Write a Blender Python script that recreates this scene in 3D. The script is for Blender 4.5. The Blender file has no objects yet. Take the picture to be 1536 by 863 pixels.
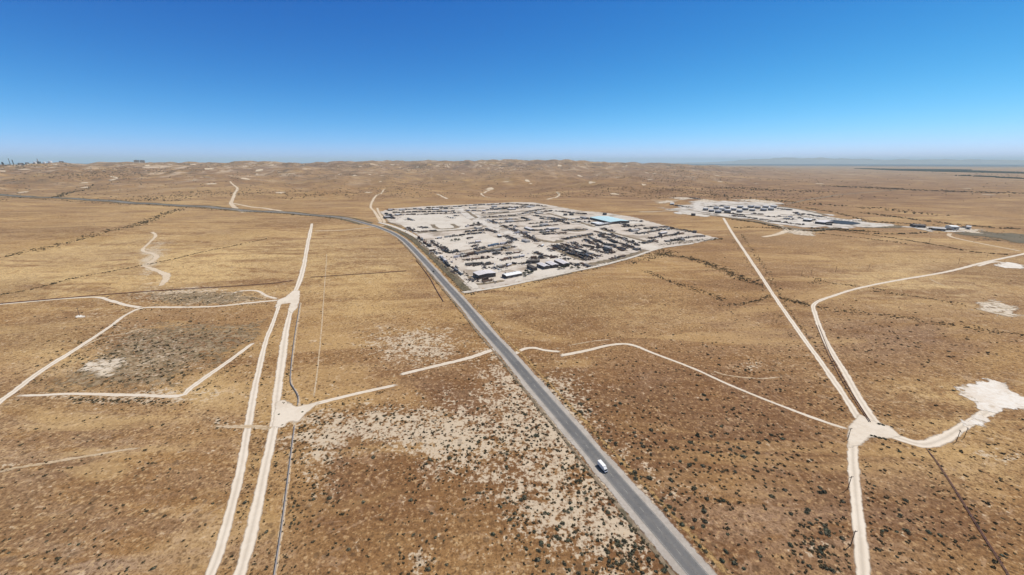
import bpy, math, random
import numpy as np
from mathutils import Vector, Matrix

rnd = random.Random(7)
RS = np.random.RandomState(11)
C = bpy.context.scene.collection
PI = math.pi

# ------------------------------------------------------------------ camera geometry
H, FPX, CX, CY = 160.0, 600.0, 768.0, 431.5
TH = math.atan(188.5 / 600.0)
CT, ST = math.cos(TH), math.sin(TH)
SUN_AZ, SUN_EL = math.radians(62.0), math.radians(58.0)

# ------------------------------------------------------------------ noise and terrain
def _hash(ix, iy, seed):
    n = (ix.astype(np.int64) * 374761393 + iy.astype(np.int64) * 668265263 + seed * 1442695041) & 0xFFFFFFFF
    n = ((n ^ (n >> 13)) * 1274126177) & 0xFFFFFFFF
    n = n ^ (n >> 16)
    return (n & 0xFFFF).astype(np.float64) / 65535.0

def vnoise(x, y, seed=0):
    ix, iy = np.floor(x), np.floor(y)
    fx, fy = x - ix, y - iy
    fx = fx * fx * fx * (fx * (fx * 6 - 15) + 10); fy = fy * fy * fy * (fy * (fy * 6 - 15) + 10)
    a = _hash(ix, iy, seed); b = _hash(ix + 1, iy, seed); c = _hash(ix, iy + 1, seed); d = _hash(ix + 1, iy + 1, seed)
    return (a + (b - a) * fx) * (1 - fy) + (c + (d - c) * fx) * fy

def fbm(x, y, o=4, seed=0):
    s = np.zeros_like(x); a = 0.5; t = 0
    for k in range(o):
        ca, sa = math.cos(1.1 * k), math.sin(1.1 * k)
        s = s + a * (vnoise((x * ca - y * sa) * 2 ** k, (x * sa + y * ca) * 2 ** k, seed + k) * 2 - 1); t += a; a *= 0.5
    return s / t

def sst(v, a, b):
    t = np.clip((v - a) / (b - a), 0, 1)
    return t * t * (3 - 2 * t)

AZT = np.radians(np.array([-180, -70, -52, -40, -25, -12, -2, 8, 14, 20, 27, 36, 46, 180.0]))
HCT = np.array([60, 100, 114, 116, 126, 138, 146, 142, 124, 96, 60, 16, 2, 60.0])

def terrain(x, y):
    x = np.asarray(x, float); y = np.asarray(y, float)
    r = np.hypot(x, y); az = np.arctan2(x, y)
    hc = np.interp(az, AZT, HCT)
    ramp = sst(r, 1900, 7200) * (1 - sst(r, 9500, 15000))
    z = hc * ramp
    z = z + 1.6 * fbm(x / 240, y / 240, 2, 3) * sst(r, 90, 420) * (1 - 0.6 * sst(r, 420, 700) * (az > -0.28))
    left = sst(-az, 0.24, 0.42)
    z = z + left * 8.0 * fbm(x / 330 + 9, y / 200, 3, 17) * sst(r, 480, 950)
    z = z + 9.0 * fbm(x / 900, y / 700, 2, 31) * sst(r, 1500, 2600) * np.clip(hc / 90, 0.15, 1)
    wl = np.clip(hc / 110, 0, 1)
    z = z + wl * sst(r - 1300 * sst(-az, 0.42, 0.62), 1500, 2900) * (1 - sst(r, 15000, 22000)) * 46 * fbm(x / 340 + 4, y / 420, 4, 53)
    z = z + ramp * np.clip(hc / 130, 0, 1.1) * 66 * fbm(x / 760, y / 900, 5, 41)
    return z

def rays(px, py):
    u = np.asarray(px, float) - CX; v = np.asarray(py, float) - CY
    return u, FPX * CT - v * ST, -(v * CT + FPX * ST)

def gpa(px, py):
    """points of the ground seen at pixels of the photograph (arrays)"""
    dx, dy, dz = rays(px, py)
    dx, dy, dz = np.atleast_1d(dx), np.atleast_1d(dy), np.atleast_1d(dz)
    z = np.zeros_like(dx)
    for _ in range(7):
        t = (z - H) / np.minimum(dz, -0.5)
        z = z * 0.3 + 0.7 * terrain(dx * t, dy * t)
    t = (z - H) / np.minimum(dz, -0.5)
    far = np.asarray(np.atleast_1d(py)) < 312
    if far.any():
        fx, fy, fz = dx[far], dy[far], dz[far]
        n = np.sqrt(fx * fx + fy * fy)
        dist = np.geomspace(900, 20000, 420)
        X = fx[:, None] / n[:, None] * dist; Y = fy[:, None] / n[:, None] * dist
        Z = H + fz[:, None] / n[:, None] * dist
        under = Z < terrain(X, Y)
        k = np.where(under.any(1), under.argmax(1), len(dist) - 1)
        t[far] = dist[k] / n
    X, Y = dx * t, dy * t
    return np.stack([X, Y, terrain(X, Y)], 1)

def gp(px, py):
    return Vector(gpa([px], [py])[0])

def proj(x, y, z):
    Y = y * CT - (z - H) * ST; V = -(z - H) * CT - y * ST
    Y = np.where(Y < 0.1, 0.1, Y)
    return CX + FPX * x / Y, CY + FPX * V / Y

# ------------------------------------------------------------------ materials
def newmat(name):
    m = bpy.data.materials.new(name); m.use_nodes = True
    nt = m.node_tree
    return m, nt, nt.nodes['Principled BSDF']

class G:
    """tiny helper to wire shader nodes"""
    def __init__(s, nt):
        s.nt = nt
    def n(s, t, **kw):
        nd = s.nt.nodes.new(t)
        for k, v in kw.items(): setattr(nd, k, v)
        return nd
    def link(s, a, b): s.nt.links.new(a, b)
    def val(s, sock, v):
        if isinstance(v, (int, float)): sock.default_value = v
        elif isinstance(v, tuple): sock.default_value = v if len(v) != 3 or sock.type == 'VECTOR' else (*v, 1)
        else: s.link(v, sock)
    def math(s, op, a, b=0.0, c=0.0, clamp=False):
        nd = s.n('ShaderNodeMath', operation=op); nd.use_clamp = clamp
        for i, v in enumerate((a, b, c)): s.val(nd.inputs[i], v)
        return nd.outputs[0]
    def mix(s, f, a, b, mode='MIX'):
        nd = s.n('ShaderNodeMix', data_type='RGBA', blend_type=mode)
        s.val(nd.inputs[0], f); s.val(nd.inputs[6], a); s.val(nd.inputs[7], b)
        return nd.outputs[2]
    def step(s, v, a, b):
        nd = s.n('ShaderNodeMapRange', interpolation_type='SMOOTHSTEP')
        s.val(nd.inputs[0], v); nd.inputs[1].default_value = a; nd.inputs[2].default_value = b
        return nd.outputs[0]
    def noise(s, vec, wavelength, detail=3, rough=0.55, stretch=None, distort=0.0):
        if stretch:
            mp = s.n('ShaderNodeMapping'); s.link(vec, mp.inputs[0]); mp.inputs['Scale'].default_value = stretch[:3]
            mp.inputs['Rotation'].default_value = (0, 0, stretch[3] if len(stretch) > 3 else 0)
            vec = mp.outputs[0]
        nd = s.n('ShaderNodeTexNoise'); s.link(vec, nd.inputs['Vector'])
        nd.inputs['Scale'].default_value = 1.0 / wavelength; nd.inputs['Detail'].default_value = detail
        nd.inputs['Roughness'].default_value = rough; nd.inputs['Distortion'].default_value = distort
        return nd.outputs[0]
    def attr(s, name):
        return s.n('ShaderNodeAttribute', attribute_name=name)
    def pos(s): return s.n('ShaderNodeNewGeometry').outputs['Position']

def ground_mat():
    m, nt, b = newmat('dry_ground'); g = G(nt); p = g.pos()
    b.inputs['Roughness'].default_value = 0.95; b.inputs['Specular IOR Level'].default_value = 0.15
    zone = g.attr('zone'); sep = g.n('ShaderNodeSeparateColor'); g.link(zone.outputs['Color'], sep.inputs[0])
    gold, red, grey = sep.outputs[0], sep.outputs[1], sep.outputs[2]
    bare = g.attr('bare').outputs['Fac']; far = g.attr('far').outputs['Fac']
    n40 = g.noise(p, 46, 5, 0.6); n12 = g.noise(p, 13, 5, 0.62, distort=0.6); n3 = g.noise(p, 2.6, 4, 0.7); n1 = g.noise(p, 1.0, 3, 0.65)
    ns = g.noise(p, 16, 5, 0.65, (0.22, 1.0, 1, 0.18), 0.8)
    ns2 = g.noise(p, 60, 5, 0.6, (0.3, 1.0, 1, -0.25), 1.2)
    col = g.mix(g.step(n40, 0.35, 0.65), (0.285, 0.155, 0.058), (0.355, 0.200, 0.074))
    f = g.math('MULTIPLY', gold, g.step(g.math('ADD', n12, g.math('MULTIPLY', ns2, 0.6)), 0.55, 0.90))
    col = g.mix(f, col, (0.62, 0.435, 0.195))
    f = g.math('MULTIPLY', red, g.step(g.math('ADD', n40, g.math('MULTIPLY', n3, 0.35)), 0.42, 0.72))
    col = g.mix(f, col, (0.185, 0.096, 0.042))
    f = g.math('MULTIPLY', grey, g.step(g.math('ADD', ns, g.math('MULTIPLY', n3, 0.3)), 0.49, 0.72))
    col = g.mix(f, col, (0.34, 0.235, 0.150))
    mac = g.noise(p, 210, 4, 0.6, (0.6, 1.0, 1, 0.3), 1.0)
    col = g.mix(g.math('MULTIPLY', g.step(mac, 0.50, 0.62), 0.45), col, (0.195, 0.108, 0.046))
    col = g.mix(g.math('MULTIPLY', g.math('SUBTRACT', 1.0, g.step(mac, 0.38, 0.47)), 0.45), col, (0.46, 0.295, 0.115))
    # grass streaks and fine tussock mottling
    col = g.mix(g.math('MULTIPLY', g.step(ns, 0.56, 0.72), 0.42), col, (0.52, 0.345, 0.15))
    col = g.mix(g.math('MULTIPLY', g.math('SUBTRACT', 1.0, g.step(ns2, 0.36, 0.50)), 0.55), col, (0.195, 0.100, 0.042))
    col = g.mix(g.math('MULTIPLY', g.step(n3, 0.53, 0.64), 0.58), col, (0.53, 0.36, 0.175))
    col = g.mix(g.math('MULTIPLY', g.math('SUBTRACT', 1.0, g.step(n3, 0.36, 0.48)), 0.70), col, (0.115, 0.060, 0.026))
    col = g.mix(g.math('MULTIPLY', g.math('SUBTRACT', 1.0, g.step(n1, 0.38, 0.49)), 0.62), col, (0.095, 0.052, 0.024))
    ns3 = g.noise(p, 85, 6, 0.62, (0.25, 1.0, 1, 0.08), 1.5)
    col = g.mix(g.math('MULTIPLY', g.step(ns3, 0.52, 0.62), 0.40), col, (0.54, 0.37, 0.165))
    # bare pale clay
    n6 = g.noise(p, 6.5, 5, 0.68, distort=0.5)
    bb = g.math('ADD', g.math('ADD', g.math('MULTIPLY', n12, 0.45), g.math('MULTIPLY', n6, 0.55)), g.math('ADD', g.math('MULTIPLY', g.math('SUBTRACT', n3, 0.5), 1.05), g.math('MULTIPLY', g.math('SUBTRACT', bare, 0.5), 0.43)))
    col = g.mix(g.math('MULTIPLY', g.step(bb, 0.51, 0.66), 0.88), col, (0.53, 0.425, 0.29))
    veins = g.noise(p, 34, 4, 0.6, None, 1.6)
    vv = g.math('ABSOLUTE', g.math('SUBTRACT', veins, 0.5))
    vm = g.math('MULTIPLY', g.math('SUBTRACT', 1.0, g.step(vv, 0.005, 0.030)), g.step(n12, 0.47, 0.62))
    col = g.mix(g.math('MULTIPLY', vm, 0.28), col, (0.58, 0.43, 0.28))
    small = g.math('MULTIPLY', g.step(n6, 0.60, 0.68), g.step(n3, 0.46, 0.56))
    col = g.mix(g.math('MULTIPLY', small, 0.75), col, (0.56, 0.42, 0.27))
    def speck(size, seed, lo, hi):
        mp = g.n('ShaderNodeMapping'); g.link(p, mp.inputs[0]); mp.inputs['Location'].default_value = (seed, seed * 2.3, 0)
        mp.inputs['Scale'].default_value = (1, 1, 0.0)
        v = g.n('ShaderNodeTexVoronoi'); g.link(mp.outputs[0], v.inputs['Vector']); v.inputs['Scale'].default_value = 1 / size
        sc_ = g.n('ShaderNodeSeparateColor'); g.link(v.outputs['Color'], sc_.inputs[0])
        rad = g.math('MULTIPLY', g.math('SUBTRACT', sc_.outputs[0], lo), hi)
        return g.step(g.math('SUBTRACT', rad, v.outputs['Distance']), -0.10, 0.12)
    col = g.mix(g.math('MULTIPLY', speck(1.7, 3.1, 0.30, 0.62), 0.62), col, (0.105, 0.060, 0.028))
    col = g.mix(g.math('MULTIPLY', speck(2.1, 7.7, 0.42, 0.70), 0.60), col, (0.52, 0.365, 0.195))
    col = g.mix(g.math('MULTIPLY', speck(4.0, 11.3, 0.62, 1.1), 0.55), col, (0.10, 0.062, 0.032))
    pale = g.math('MULTIPLY', g.step(bb, 0.50, 0.62), 0.92)
    rd = g.math('MULTIPLY', g.math('MULTIPLY', red, 0.8, clamp=True), g.math('SUBTRACT', 1.0, pale))
    col = g.mix(rd, col, g.mix(1.0, col, (0.84, 0.755, 0.70), 'MULTIPLY'))
    col = g.mix(g.math('MULTIPLY', pale, 0.42), col, (0.50, 0.42, 0.315))
    col = g.mix(1.0, col, (1.03, 1.025, 1.05), 'MULTIPLY')
    # far plain and hills: worn pads, scrub blotches
    w1 = g.noise(p, 130, 5, 0.65); w2 = g.noise(p, 70, 4, 0.7); w3 = g.noise(p, 420, 4, 0.6)
    col = g.mix(g.math('MULTIPLY', far, g.step(w1, 0.57, 0.67)), col, (0.56, 0.43, 0.31))
    col = g.mix(g.math('MULTIPLY', far, g.math('MULTIPLY', g.step(w2, 0.53, 0.64), 0.9)), col, (0.10, 0.075, 0.052))
    col = g.mix(g.math('MULTIPLY', far, g.math('MULTIPLY', g.step(w3, 0.45, 0.62), 0.45)), col, (0.20, 0.12, 0.075))
    w4 = g.noise(p, 190, 6, 0.72, (1, 0.35, 1, 0.0), 0.8); w5 = g.noise(p, 700, 5, 0.62, (1, 0.5, 1, 0.2))
    col = g.mix(g.math('MULTIPLY', far, g.math('MULTIPLY', g.step(w4, 0.52, 0.59), 0.8)), col, (0.115, 0.083, 0.056))
    col = g.mix(g.math('MULTIPLY', far, g.math('MULTIPLY', g.math('SUBTRACT', 1.0, g.step(w4, 0.38, 0.45)), 0.85)), col, (0.56, 0.44, 0.32))
    col = g.mix(g.math('MULTIPLY', far, g.math('MULTIPLY', g.step(w5, 0.47, 0.58), 0.62)), col, (0.185, 0.115, 0.072))
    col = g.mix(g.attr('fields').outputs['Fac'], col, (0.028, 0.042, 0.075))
    g.link(col, b.inputs['Base Color'])
    bp = g.n('ShaderNodeBump'); bp.inputs['Strength'].default_value = 0.55; bp.inputs['Distance'].default_value = 0.5
    g.link(g.math('ADD', n3, g.math('MULTIPLY', n1, 0.4)), bp.inputs['Height']); g.link(bp.outputs[0], b.inputs['Normal'])
    return m

def sheet_mat(name, ca, cb, edge=0.35, wl=5.0, ruts=0.0, rough=0.95, spots=None, jag=1.0):
    """dirt or gravel sheet: two tones, ragged see-through border driven by attribute 'edge' (0 border .. 1 inside)"""
    m, nt, b = newmat(name); g = G(nt); p = g.pos()
    b.inputs['Roughness'].default_value = rough; b.inputs['Specular IOR Level'].default_value = 0.2
    n1 = g.noise(p, wl * 4, 5, 0.6); n2 = g.noise(p, wl * 0.5, 4, 0.6); n3 = g.noise(p, wl * 0.2, 3, 0.6)
    col = g.mix(g.step(g.math('ADD', n1, g.math('MULTIPLY', g.math('SUBTRACT', n2, 0.5), 0.6)), 0.35, 0.65), ca, cb)
    dk = tuple(v * 0.78 for v in ca)
    col = g.mix(g.math('MULTIPLY', g.step(n3, 0.52, 0.75), 0.5), col, dk)
    if spots:
        n4 = g.noise(p, spots[0], 5, 0.62)
        col = g.mix(g.math('MULTIPLY', g.step(n4, spots[1], spots[1] + 0.12), spots[3]), col, spots[2])
    if ruts:
        u = g.attr('across').outputs['Fac']
        w = g.math('ABSOLUTE', g.math('SUBTRACT', g.math('ABSOLUTE', u), 0.42))
        col = g.mix(g.math('MULTIPLY', g.math('SUBTRACT', 1.0, g.step(w, 0.05, 0.24)), ruts), col, tuple(min(v * 1.12, 0.8) for v in ca))
        col = g.mix(g.math('MULTIPLY', g.math('SUBTRACT', 1.0, g.step(g.math('ABSOLUTE', u), 0.03, 0.2)), ruts * 0.8), col, tuple(v * 0.72 for v in cb))
    g.link(col, b.inputs['Base Color'])
    if edge:
        e = g.attr('edge').outputs['Fac']
        a = g.step(g.math('ADD', e, g.math('MULTIPLY', g.math('SUBTRACT', g.noise(p, wl * 0.9, 5, 0.65), 0.5), 1.1 * jag)), edge * 0.55, edge * 1.35)
        g.link(a, b.inputs['Alpha'])
    return m

def plain(name, col, rough=0.7, var=0.25, wl=1.5, metal=0.0, rust=None, objrand=0.0):
    m, nt, b = newmat(name); g = G(nt)
    b.inputs['Roughness'].default_value = rough; b.inputs['Metallic'].default_value = metal
    tc = g.n('ShaderNodeTexCoord').outputs['Object']
    n = g.noise(tc, wl, 4, 0.6)
    c = g.mix(g.step(n, 0.3, 0.7), tuple(v * (1 - var) for v in col), tuple(min(v * (1 + var), 0.85) for v in col))
    if rust:
        c = g.mix(g.math('MULTIPLY', g.step(g.noise(tc, wl * 1.7, 5, 0.7), 0.52, 0.66), 0.8), c, rust)
    if objrand:
        r = g.n('ShaderNodeObjectInfo').outputs['Random']
        k = g.math('ADD', 1 - objrand, g.math('MULTIPLY', r, 2 * objrand))
        mx = g.n('ShaderNodeVectorMath', operation='SCALE'); g.link(c, mx.inputs[0]); g.link(k, mx.inputs['Scale']); c = mx.outputs[0]
    g.link(c, b.inputs['Base Color'])
    return m

def shrub_mat(name, c1, c2, attr=None):
    m, nt, b = newmat(name); g = G(nt)
    b.inputs['Roughness'].default_value = 0.85; b.inputs['Specular IOR Level'].default_value = 0.1
    r = g.attr(attr).outputs['Fac'] if attr else g.n('ShaderNodeObjectInfo').outputs['Random']
    c = g.mix(r, c1, c2)
    c = g.mix(g.math('MULTIPLY', g.step(g.noise(g.pos(), 0.5, 2), 0.45, 0.7), 0.5), c, tuple(v * 1.7 for v in c2))
    g.link(c, b.inputs['Base Color'])
    return m

M = {}
M['ground'] = ground_mat()
M['dirt'] = sheet_mat('pale_dirt', (0.66, 0.575, 0.47), (0.60, 0.51, 0.405), 0.36, 6.5, ruts=0.55, jag=0.62)
M['dirt_far'] = sheet_mat('pale_dirt_far', (0.60, 0.49, 0.36), (0.54, 0.42, 0.29), 0.30, 9.0)
M['dirt_faint'] = sheet_mat('faint_dirt', (0.52, 0.40, 0.27), (0.45, 0.33, 0.20), 0.50, 4.0, ruts=0.6, jag=1.6)
M['clay'] = sheet_mat('pale_clay', (0.72, 0.67, 0.60), (0.64, 0.56, 0.47), 0.40, 6.0, spots=(9, 0.55, (0.38, 0.28, 0.17), 0.6), jag=1.5)
M['clay_patch'] = sheet_mat('thin_clay', (0.62, 0.53, 0.42), (0.55, 0.45, 0.33), 0.62, 7.0, spots=(7, 0.50, (0.30, 0.21, 0.12), 0.75), jag=2.2)
M['grass'] = sheet_mat('golden_verge', (0.43, 0.275, 0.115), (0.32, 0.19, 0.08), 0.72, 3.0, spots=(2.5, 0.5, (0.20, 0.115, 0.05), 0.8), jag=1.8)
M['gravel'] = sheet_mat('roadside_gravel', (0.43, 0.385, 0.335), (0.36, 0.315, 0.27), 0.16, 2.5, jag=0.35)
M['yard'] = sheet_mat('yard_caliche', (0.57, 0.50, 0.425), (0.48, 0.41, 0.34), 0.15, 14.0, spots=(48, 0.50, (0.30, 0.24, 0.18), 0.85))
M['lot'] = sheet_mat('cream_lot', (0.60, 0.54, 0.465), (0.54, 0.48, 0.405), 0.2, 12.0, spots=(40, 0.54, (0.44, 0.37, 0.30), 0.7))
M['bank'] = sheet_mat('row_soil', (0.40, 0.315, 0.23), (0.31, 0.24, 0.17), 0.45, 6.0, spots=(6, 0.50, (0.17, 0.125, 0.085), 0.7), jag=1.6)
M['hedge'] = sheet_mat('hedge_soil', (0.16, 0.13, 0.08), (0.11, 0.09, 0.055), 0.35, 5.0, spots=(5, 0.50, (0.055, 0.05, 0.03), 0.7), jag=1.4)
M['verge'] = sheet_mat('brown_verge', (0.27, 0.205, 0.14), (0.19, 0.145, 0.095), 0.28, 8.0, spots=(7, 0.50, (0.085, 0.075, 0.045), 0.8))
M['plant_ground'] = sheet_mat('plant_gravel', (0.60, 0.55, 0.49), (0.50, 0.45, 0.39), 0.5, 16.0, spots=(34, 0.50, (0.28, 0.22, 0.165), 0.9), jag=1.8)
M['scrubby'] = sheet_mat('scrubby_soil', (0.36, 0.265, 0.160), (0.25, 0.175, 0.100), 0.62, 6.0, spots=(7, 0.48, (0.125, 0.095, 0.048), 0.8), jag=2.2)
M['marsh'] = sheet_mat('dark_scrub_soil', (0.115, 0.10, 0.065), (0.16, 0.125, 0.08), 0.4, 10.0)
M['water'] = plain('dark_pond_water', (0.014, 0.020, 0.028), 0.55, 0.1, 20); M['water'].node_tree.nodes['Principled BSDF'].inputs['Specular IOR Level'].default_value = 0.12
M['white'] = plain('white_paint', (0.78, 0.78, 0.77), 0.5, 0.05)
M['offwhite'] = plain('pale_sheet_metal', (0.62, 0.58, 0.57), 0.55, 0.08, 4)
M['cream'] = plain('cream_paint', (0.55, 0.50, 0.42), 0.7, 0.1)
M['greyroof'] = plain('grey_roof', (0.36, 0.34, 0.33), 0.6, 0.12, 4)
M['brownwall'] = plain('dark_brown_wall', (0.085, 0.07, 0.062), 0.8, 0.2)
M['blueroof'] = plain('aqua_blue_roof', (0.47, 0.65, 0.68), 0.5, 0.06, 6)
M['blue'] = plain('blue_paint', (0.15, 0.22, 0.31), 0.55, 0.12)
M['darksteel'] = plain('dark_steel', (0.048, 0.044, 0.042), 0.6, 0.3, 1.2, 0.2, objrand=0.35)
M['rust'] = plain('rusty_steel', (0.105, 0.058, 0.038), 0.8, 0.3, 1.0, objrand=0.35)
M['greysteel'] = plain('grey_steel', (0.19, 0.185, 0.18), 0.5, 0.15, 1.5, 0.3, rust=(0.12, 0.065, 0.04), objrand=0.3)
M['timber'] = plain('weathered_timber', (0.19, 0.14, 0.10), 0.9, 0.3, 0.6)
M['tankside'] = plain('tank_shell_shade_tone', (0.088, 0.078, 0.070), 0.7, 0.2, 3)
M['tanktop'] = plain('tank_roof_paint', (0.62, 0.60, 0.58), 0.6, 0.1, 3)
M['rubber'] = plain('black_rubber', (0.02, 0.02, 0.02), 0.9, 0.1)
M['glass'] = plain('dark_glass', (0.02, 0.025, 0.03), 0.08, 0.05)
M['pipegrey'] = plain('grey_pipe', (0.33, 0.295, 0.275), 0.45, 0.1, 5, 0.3)
M['pipered'] = plain('rust_red_pipe', (0.13, 0.055, 0.042), 0.75, 0.25, 5)
M['pole'] = plain('pole_timber', (0.09, 0.062, 0.045), 0.9, 0.2)
M['bark'] = plain('bark', (0.10, 0.075, 0.055), 0.95, 0.2)
M['marking'] = plain('worn_road_paint', (0.34, 0.325, 0.30), 0.7, 0.35, 1.0)
M['marking_yellow'] = plain('worn_yellow_paint', (0.42, 0.36, 0.22), 0.7, 0.3, 1.0)
M['lamp'] = plain('lamp_lens', (0.6, 0.55, 0.4), 0.2, 0.05)
M['redlamp'] = plain('red_lens', (0.25, 0.02, 0.015), 0.3, 0.05)
M['scrub'] = shrub_mat('scrub_leaves', (0.036, 0.029, 0.016), (0.092, 0.073, 0.041), 'tone')
M['shrub'] = shrub_mat('shrub_leaves', (0.070, 0.066, 0.043), (0.135, 0.125, 0.083))
M['greenleaf'] = shrub_mat('green_shrub_leaves', (0.070, 0.077, 0.050), (0.125, 0.132, 0.088))
M['treeleaf'] = shrub_mat('tree_leaves', (0.040, 0.050, 0.026), (0.085, 0.09, 0.055))
M['mountain'] = plain('far_mountain_rock', (0.20, 0.17, 0.15), 0.95, 0.2, 900)

def asphalt_mat():
    m, nt, b = newmat('worn_asphalt'); g = G(nt); p = g.pos()
    b.inputs['Roughness'].default_value = 0.8
    u = g.attr('across').outputs['Fac']
    n = g.noise(p, 9, 5, 0.6); n2 = g.noise(p, 0.8, 4, 0.6)
    col = g.mix(g.step(n, 0.3, 0.7), (0.132, 0.124, 0.116), (0.162, 0.153, 0.143))
    col = g.mix(g.math('MULTIPLY', g.step(n2, 0.5, 0.7), 0.35), col, (0.19, 0.19, 0.19))
    au = g.math('ABSOLUTE', u)
    col = g.mix(g.math('MULTIPLY', g.step(g.noise(p, 38, 4, 0.6), 0.54, 0.58), 0.35), col, (0.088, 0.084, 0.082))
    cr = g.math('ABSOLUTE', g.math('SUBTRACT', g.noise(p, 7, 3, 0.5, None, 2.0), 0.5))
    col = g.mix(g.math('MULTIPLY', g.math('SUBTRACT', 1.0, g.step(cr, 0.004, 0.014)), 0.5), col, (0.05, 0.048, 0.046))
    w = g.math('ABSOLUTE', g.math('SUBTRACT', au, 0.45))
    col = g.mix(g.math('MULTIPLY', g.math('SUBTRACT', 1.0, g.step(w, 0.12, 0.3)), 0.35), col, (0.095, 0.098, 0.104))
    col = g.mix(g.math('MULTIPLY', g.step(g.math('ADD', au, g.math('MULTIPLY', g.math('SUBTRACT', n2, .5), .2)), 0.9, 1.02), 0.7), col, (0.30, 0.275, 0.25))
    g.link(col, b.inputs['Base Color'])
    return m
M['asphalt'] = asphalt_mat()

# ------------------------------------------------------------------ mesh helpers
def link(o, parent=None):
    C.objects.link(o)
    if parent is not None: o.parent = parent
    return o

def raw_mesh(name, co, faces, mats, attrs=None, smooth=False, fm=None):
    """faces: (n,k) int array with one k, or a list of such"""
    me = bpy.data.meshes.new(name)
    if not isinstance(faces, list): faces = [faces]
    faces = [np.asarray(f, np.int32) for f in faces if len(f)]
    co = np.asarray(co, np.float32)
    me.vertices.add(len(co)); me.vertices.foreach_set('co', co.ravel())
    loops = np.concatenate([f.ravel() for f in faces]); tot = np.concatenate([np.full(len(f), f.shape[1], np.int32) for f in faces])
    start = np.concatenate([[0], np.cumsum(tot)[:-1]]).astype(np.int32)
    me.loops.add(len(loops)); me.loops.foreach_set('vertex_index', loops)
    me.polygons.add(len(tot)); me.polygons.foreach_set('loop_start', start)
    if fm is not None: me.polygons.foreach_set('material_index', np.asarray(fm, np.int32))
    me.update(calc_edges=True)
    me.polygons.foreach_set('use_smooth', np.full(len(tot), smooth))
    for m in mats: me.materials.append(m)
    for k, v in (attrs or {}).items():
        v = np.asarray(v, np.float32)
        if v.ndim == 1:
            a = me.attributes.new(k, 'FLOAT', 'POINT'); a.data.foreach_set('value', v)
        else:
            a = me.attributes.new(k, 'FLOAT_COLOR', 'POINT'); a.data.foreach_set('color', v.ravel())
    me.validate()
    return me

class MB:
    """collects shapes and links them as ONE mesh"""
    def __init__(s): s.v = []; s.f = []; s.m = []; s.mats = []
    def mi(s, m):
        if m not in s.mats: s.mats.append(m)
        return s.mats.index(m)
    def add(s, vs, fs, m):
        k = len(s.v); i = s.mi(m)
        s.v += [tuple(v) for v in vs]
        for f in fs: s.f.append(tuple(k + a for a in f)); s.m.append(i)
    def box(s, x0, y0, z0, x1, y1, z1, m, top=None):
        tx0, ty0, tx1, ty1 = top or (x0, y0, x1, y1)
        vs = [(x0, y0, z0), (x1, y0, z0), (x1, y1, z0), (x0, y1, z0), (tx0, ty0, z1), (tx1, ty0, z1), (tx1, ty1, z1), (tx0, ty1, z1)]
        s.add(vs, [(3, 2, 1, 0), (4, 5, 6, 7), (0, 1, 5, 4), (1, 2, 6, 5), (2, 3, 7, 6), (3, 0, 4, 7)], m)
    def cyl(s, a, b, r, m, n=8, r2=None, cap=True):
        a, b = Vector(a), Vector(b); d = (b - a).normalized(); r2 = r if r2 is None else r2
        e = d.orthogonal().normalized(); f = d.cross(e)
        vs = []
        for k in range(n):
            t = 2 * PI * k / n; o = e * math.cos(t) + f * math.sin(t)
            vs += [a + o * r, b + o * r2]
        fs = [(2 * k, 2 * ((k + 1) % n), 2 * ((k + 1) % n) + 1, 2 * k + 1) for k in range(n)]
        if cap: fs += [tuple(2 * k for k in reversed(range(n))), tuple(2 * k + 1 for k in range(n))]
        s.add(vs, fs, m)
    def prism(s, prof, y0, y1, m):
        """profile in xz, extruded along y"""
        n = len(prof)
        vs = [(x, y0, z) for x, z in prof] + [(x, y1, z) for x, z in prof]
        fs = [(k, (k + 1) % n, n + (k + 1) % n, n + k) for k in range(n)]
        fs += [tuple(reversed(range(n))), tuple(range(n, 2 * n))]
        s.add(vs, fs, m)
    def mesh(s, name):
        me = bpy.data.meshes.new(name); me.from_pydata(s.v, [], s.f)
        for m in s.mats: me.materials.append(m)
        me.polygons.foreach_set('material_index', s.m)
        me.update(); return me
    def build(s, name, parent=None):
        return link(bpy.data.objects.new(name, s.mesh(name)), parent)

def tag(o, label=None, cat=None, group=None, kind=None):
    if label: o['label'] = label
    if cat: o['category'] = cat
    if group: o['group'] = group
    if kind: o['kind'] = kind
    return o

def empty(name, loc, rz=0.0):
    o = bpy.data.objects.new(name, None); C.objects.link(o)
    o.location = loc; o.rotation_euler = (0, 0, rz); o.empty_display_size = 0.5
    return o

def copy_tree(o, parent=None):
    c = o.copy(); C.objects.link(c); c.parent = parent
    for ch in list(o.children): copy_tree(ch, c)
    return c

ORD = ['first', 'second', 'third', 'fourth', 'fifth', 'sixth', 'seventh', 'eighth', 'ninth', 'tenth', 'eleventh', 'twelfth', 'thirteenth',
       'fourteenth', 'fifteenth', 'sixteenth', 'seventeenth', 'eighteenth', 'nineteenth', 'twentieth']
def nth(k, n):
    if n == 1: return 'single'
    if k == 0: return 'leftmost'
    if k == n - 1: return 'rightmost'
    return ORD[k] if k < 20 else 'twenty-' + ORD[k - 20]

# ------------------------------------------------------------------ ground sheet
def gaussfield(px, py, blobs):
    s = np.zeros_like(px)
    for cx, cy, rx, ry, w in blobs:
        s = s + w * np.exp(-(((px - cx) / rx) ** 2 + ((py - cy) / ry) ** 2))
    return s

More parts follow.
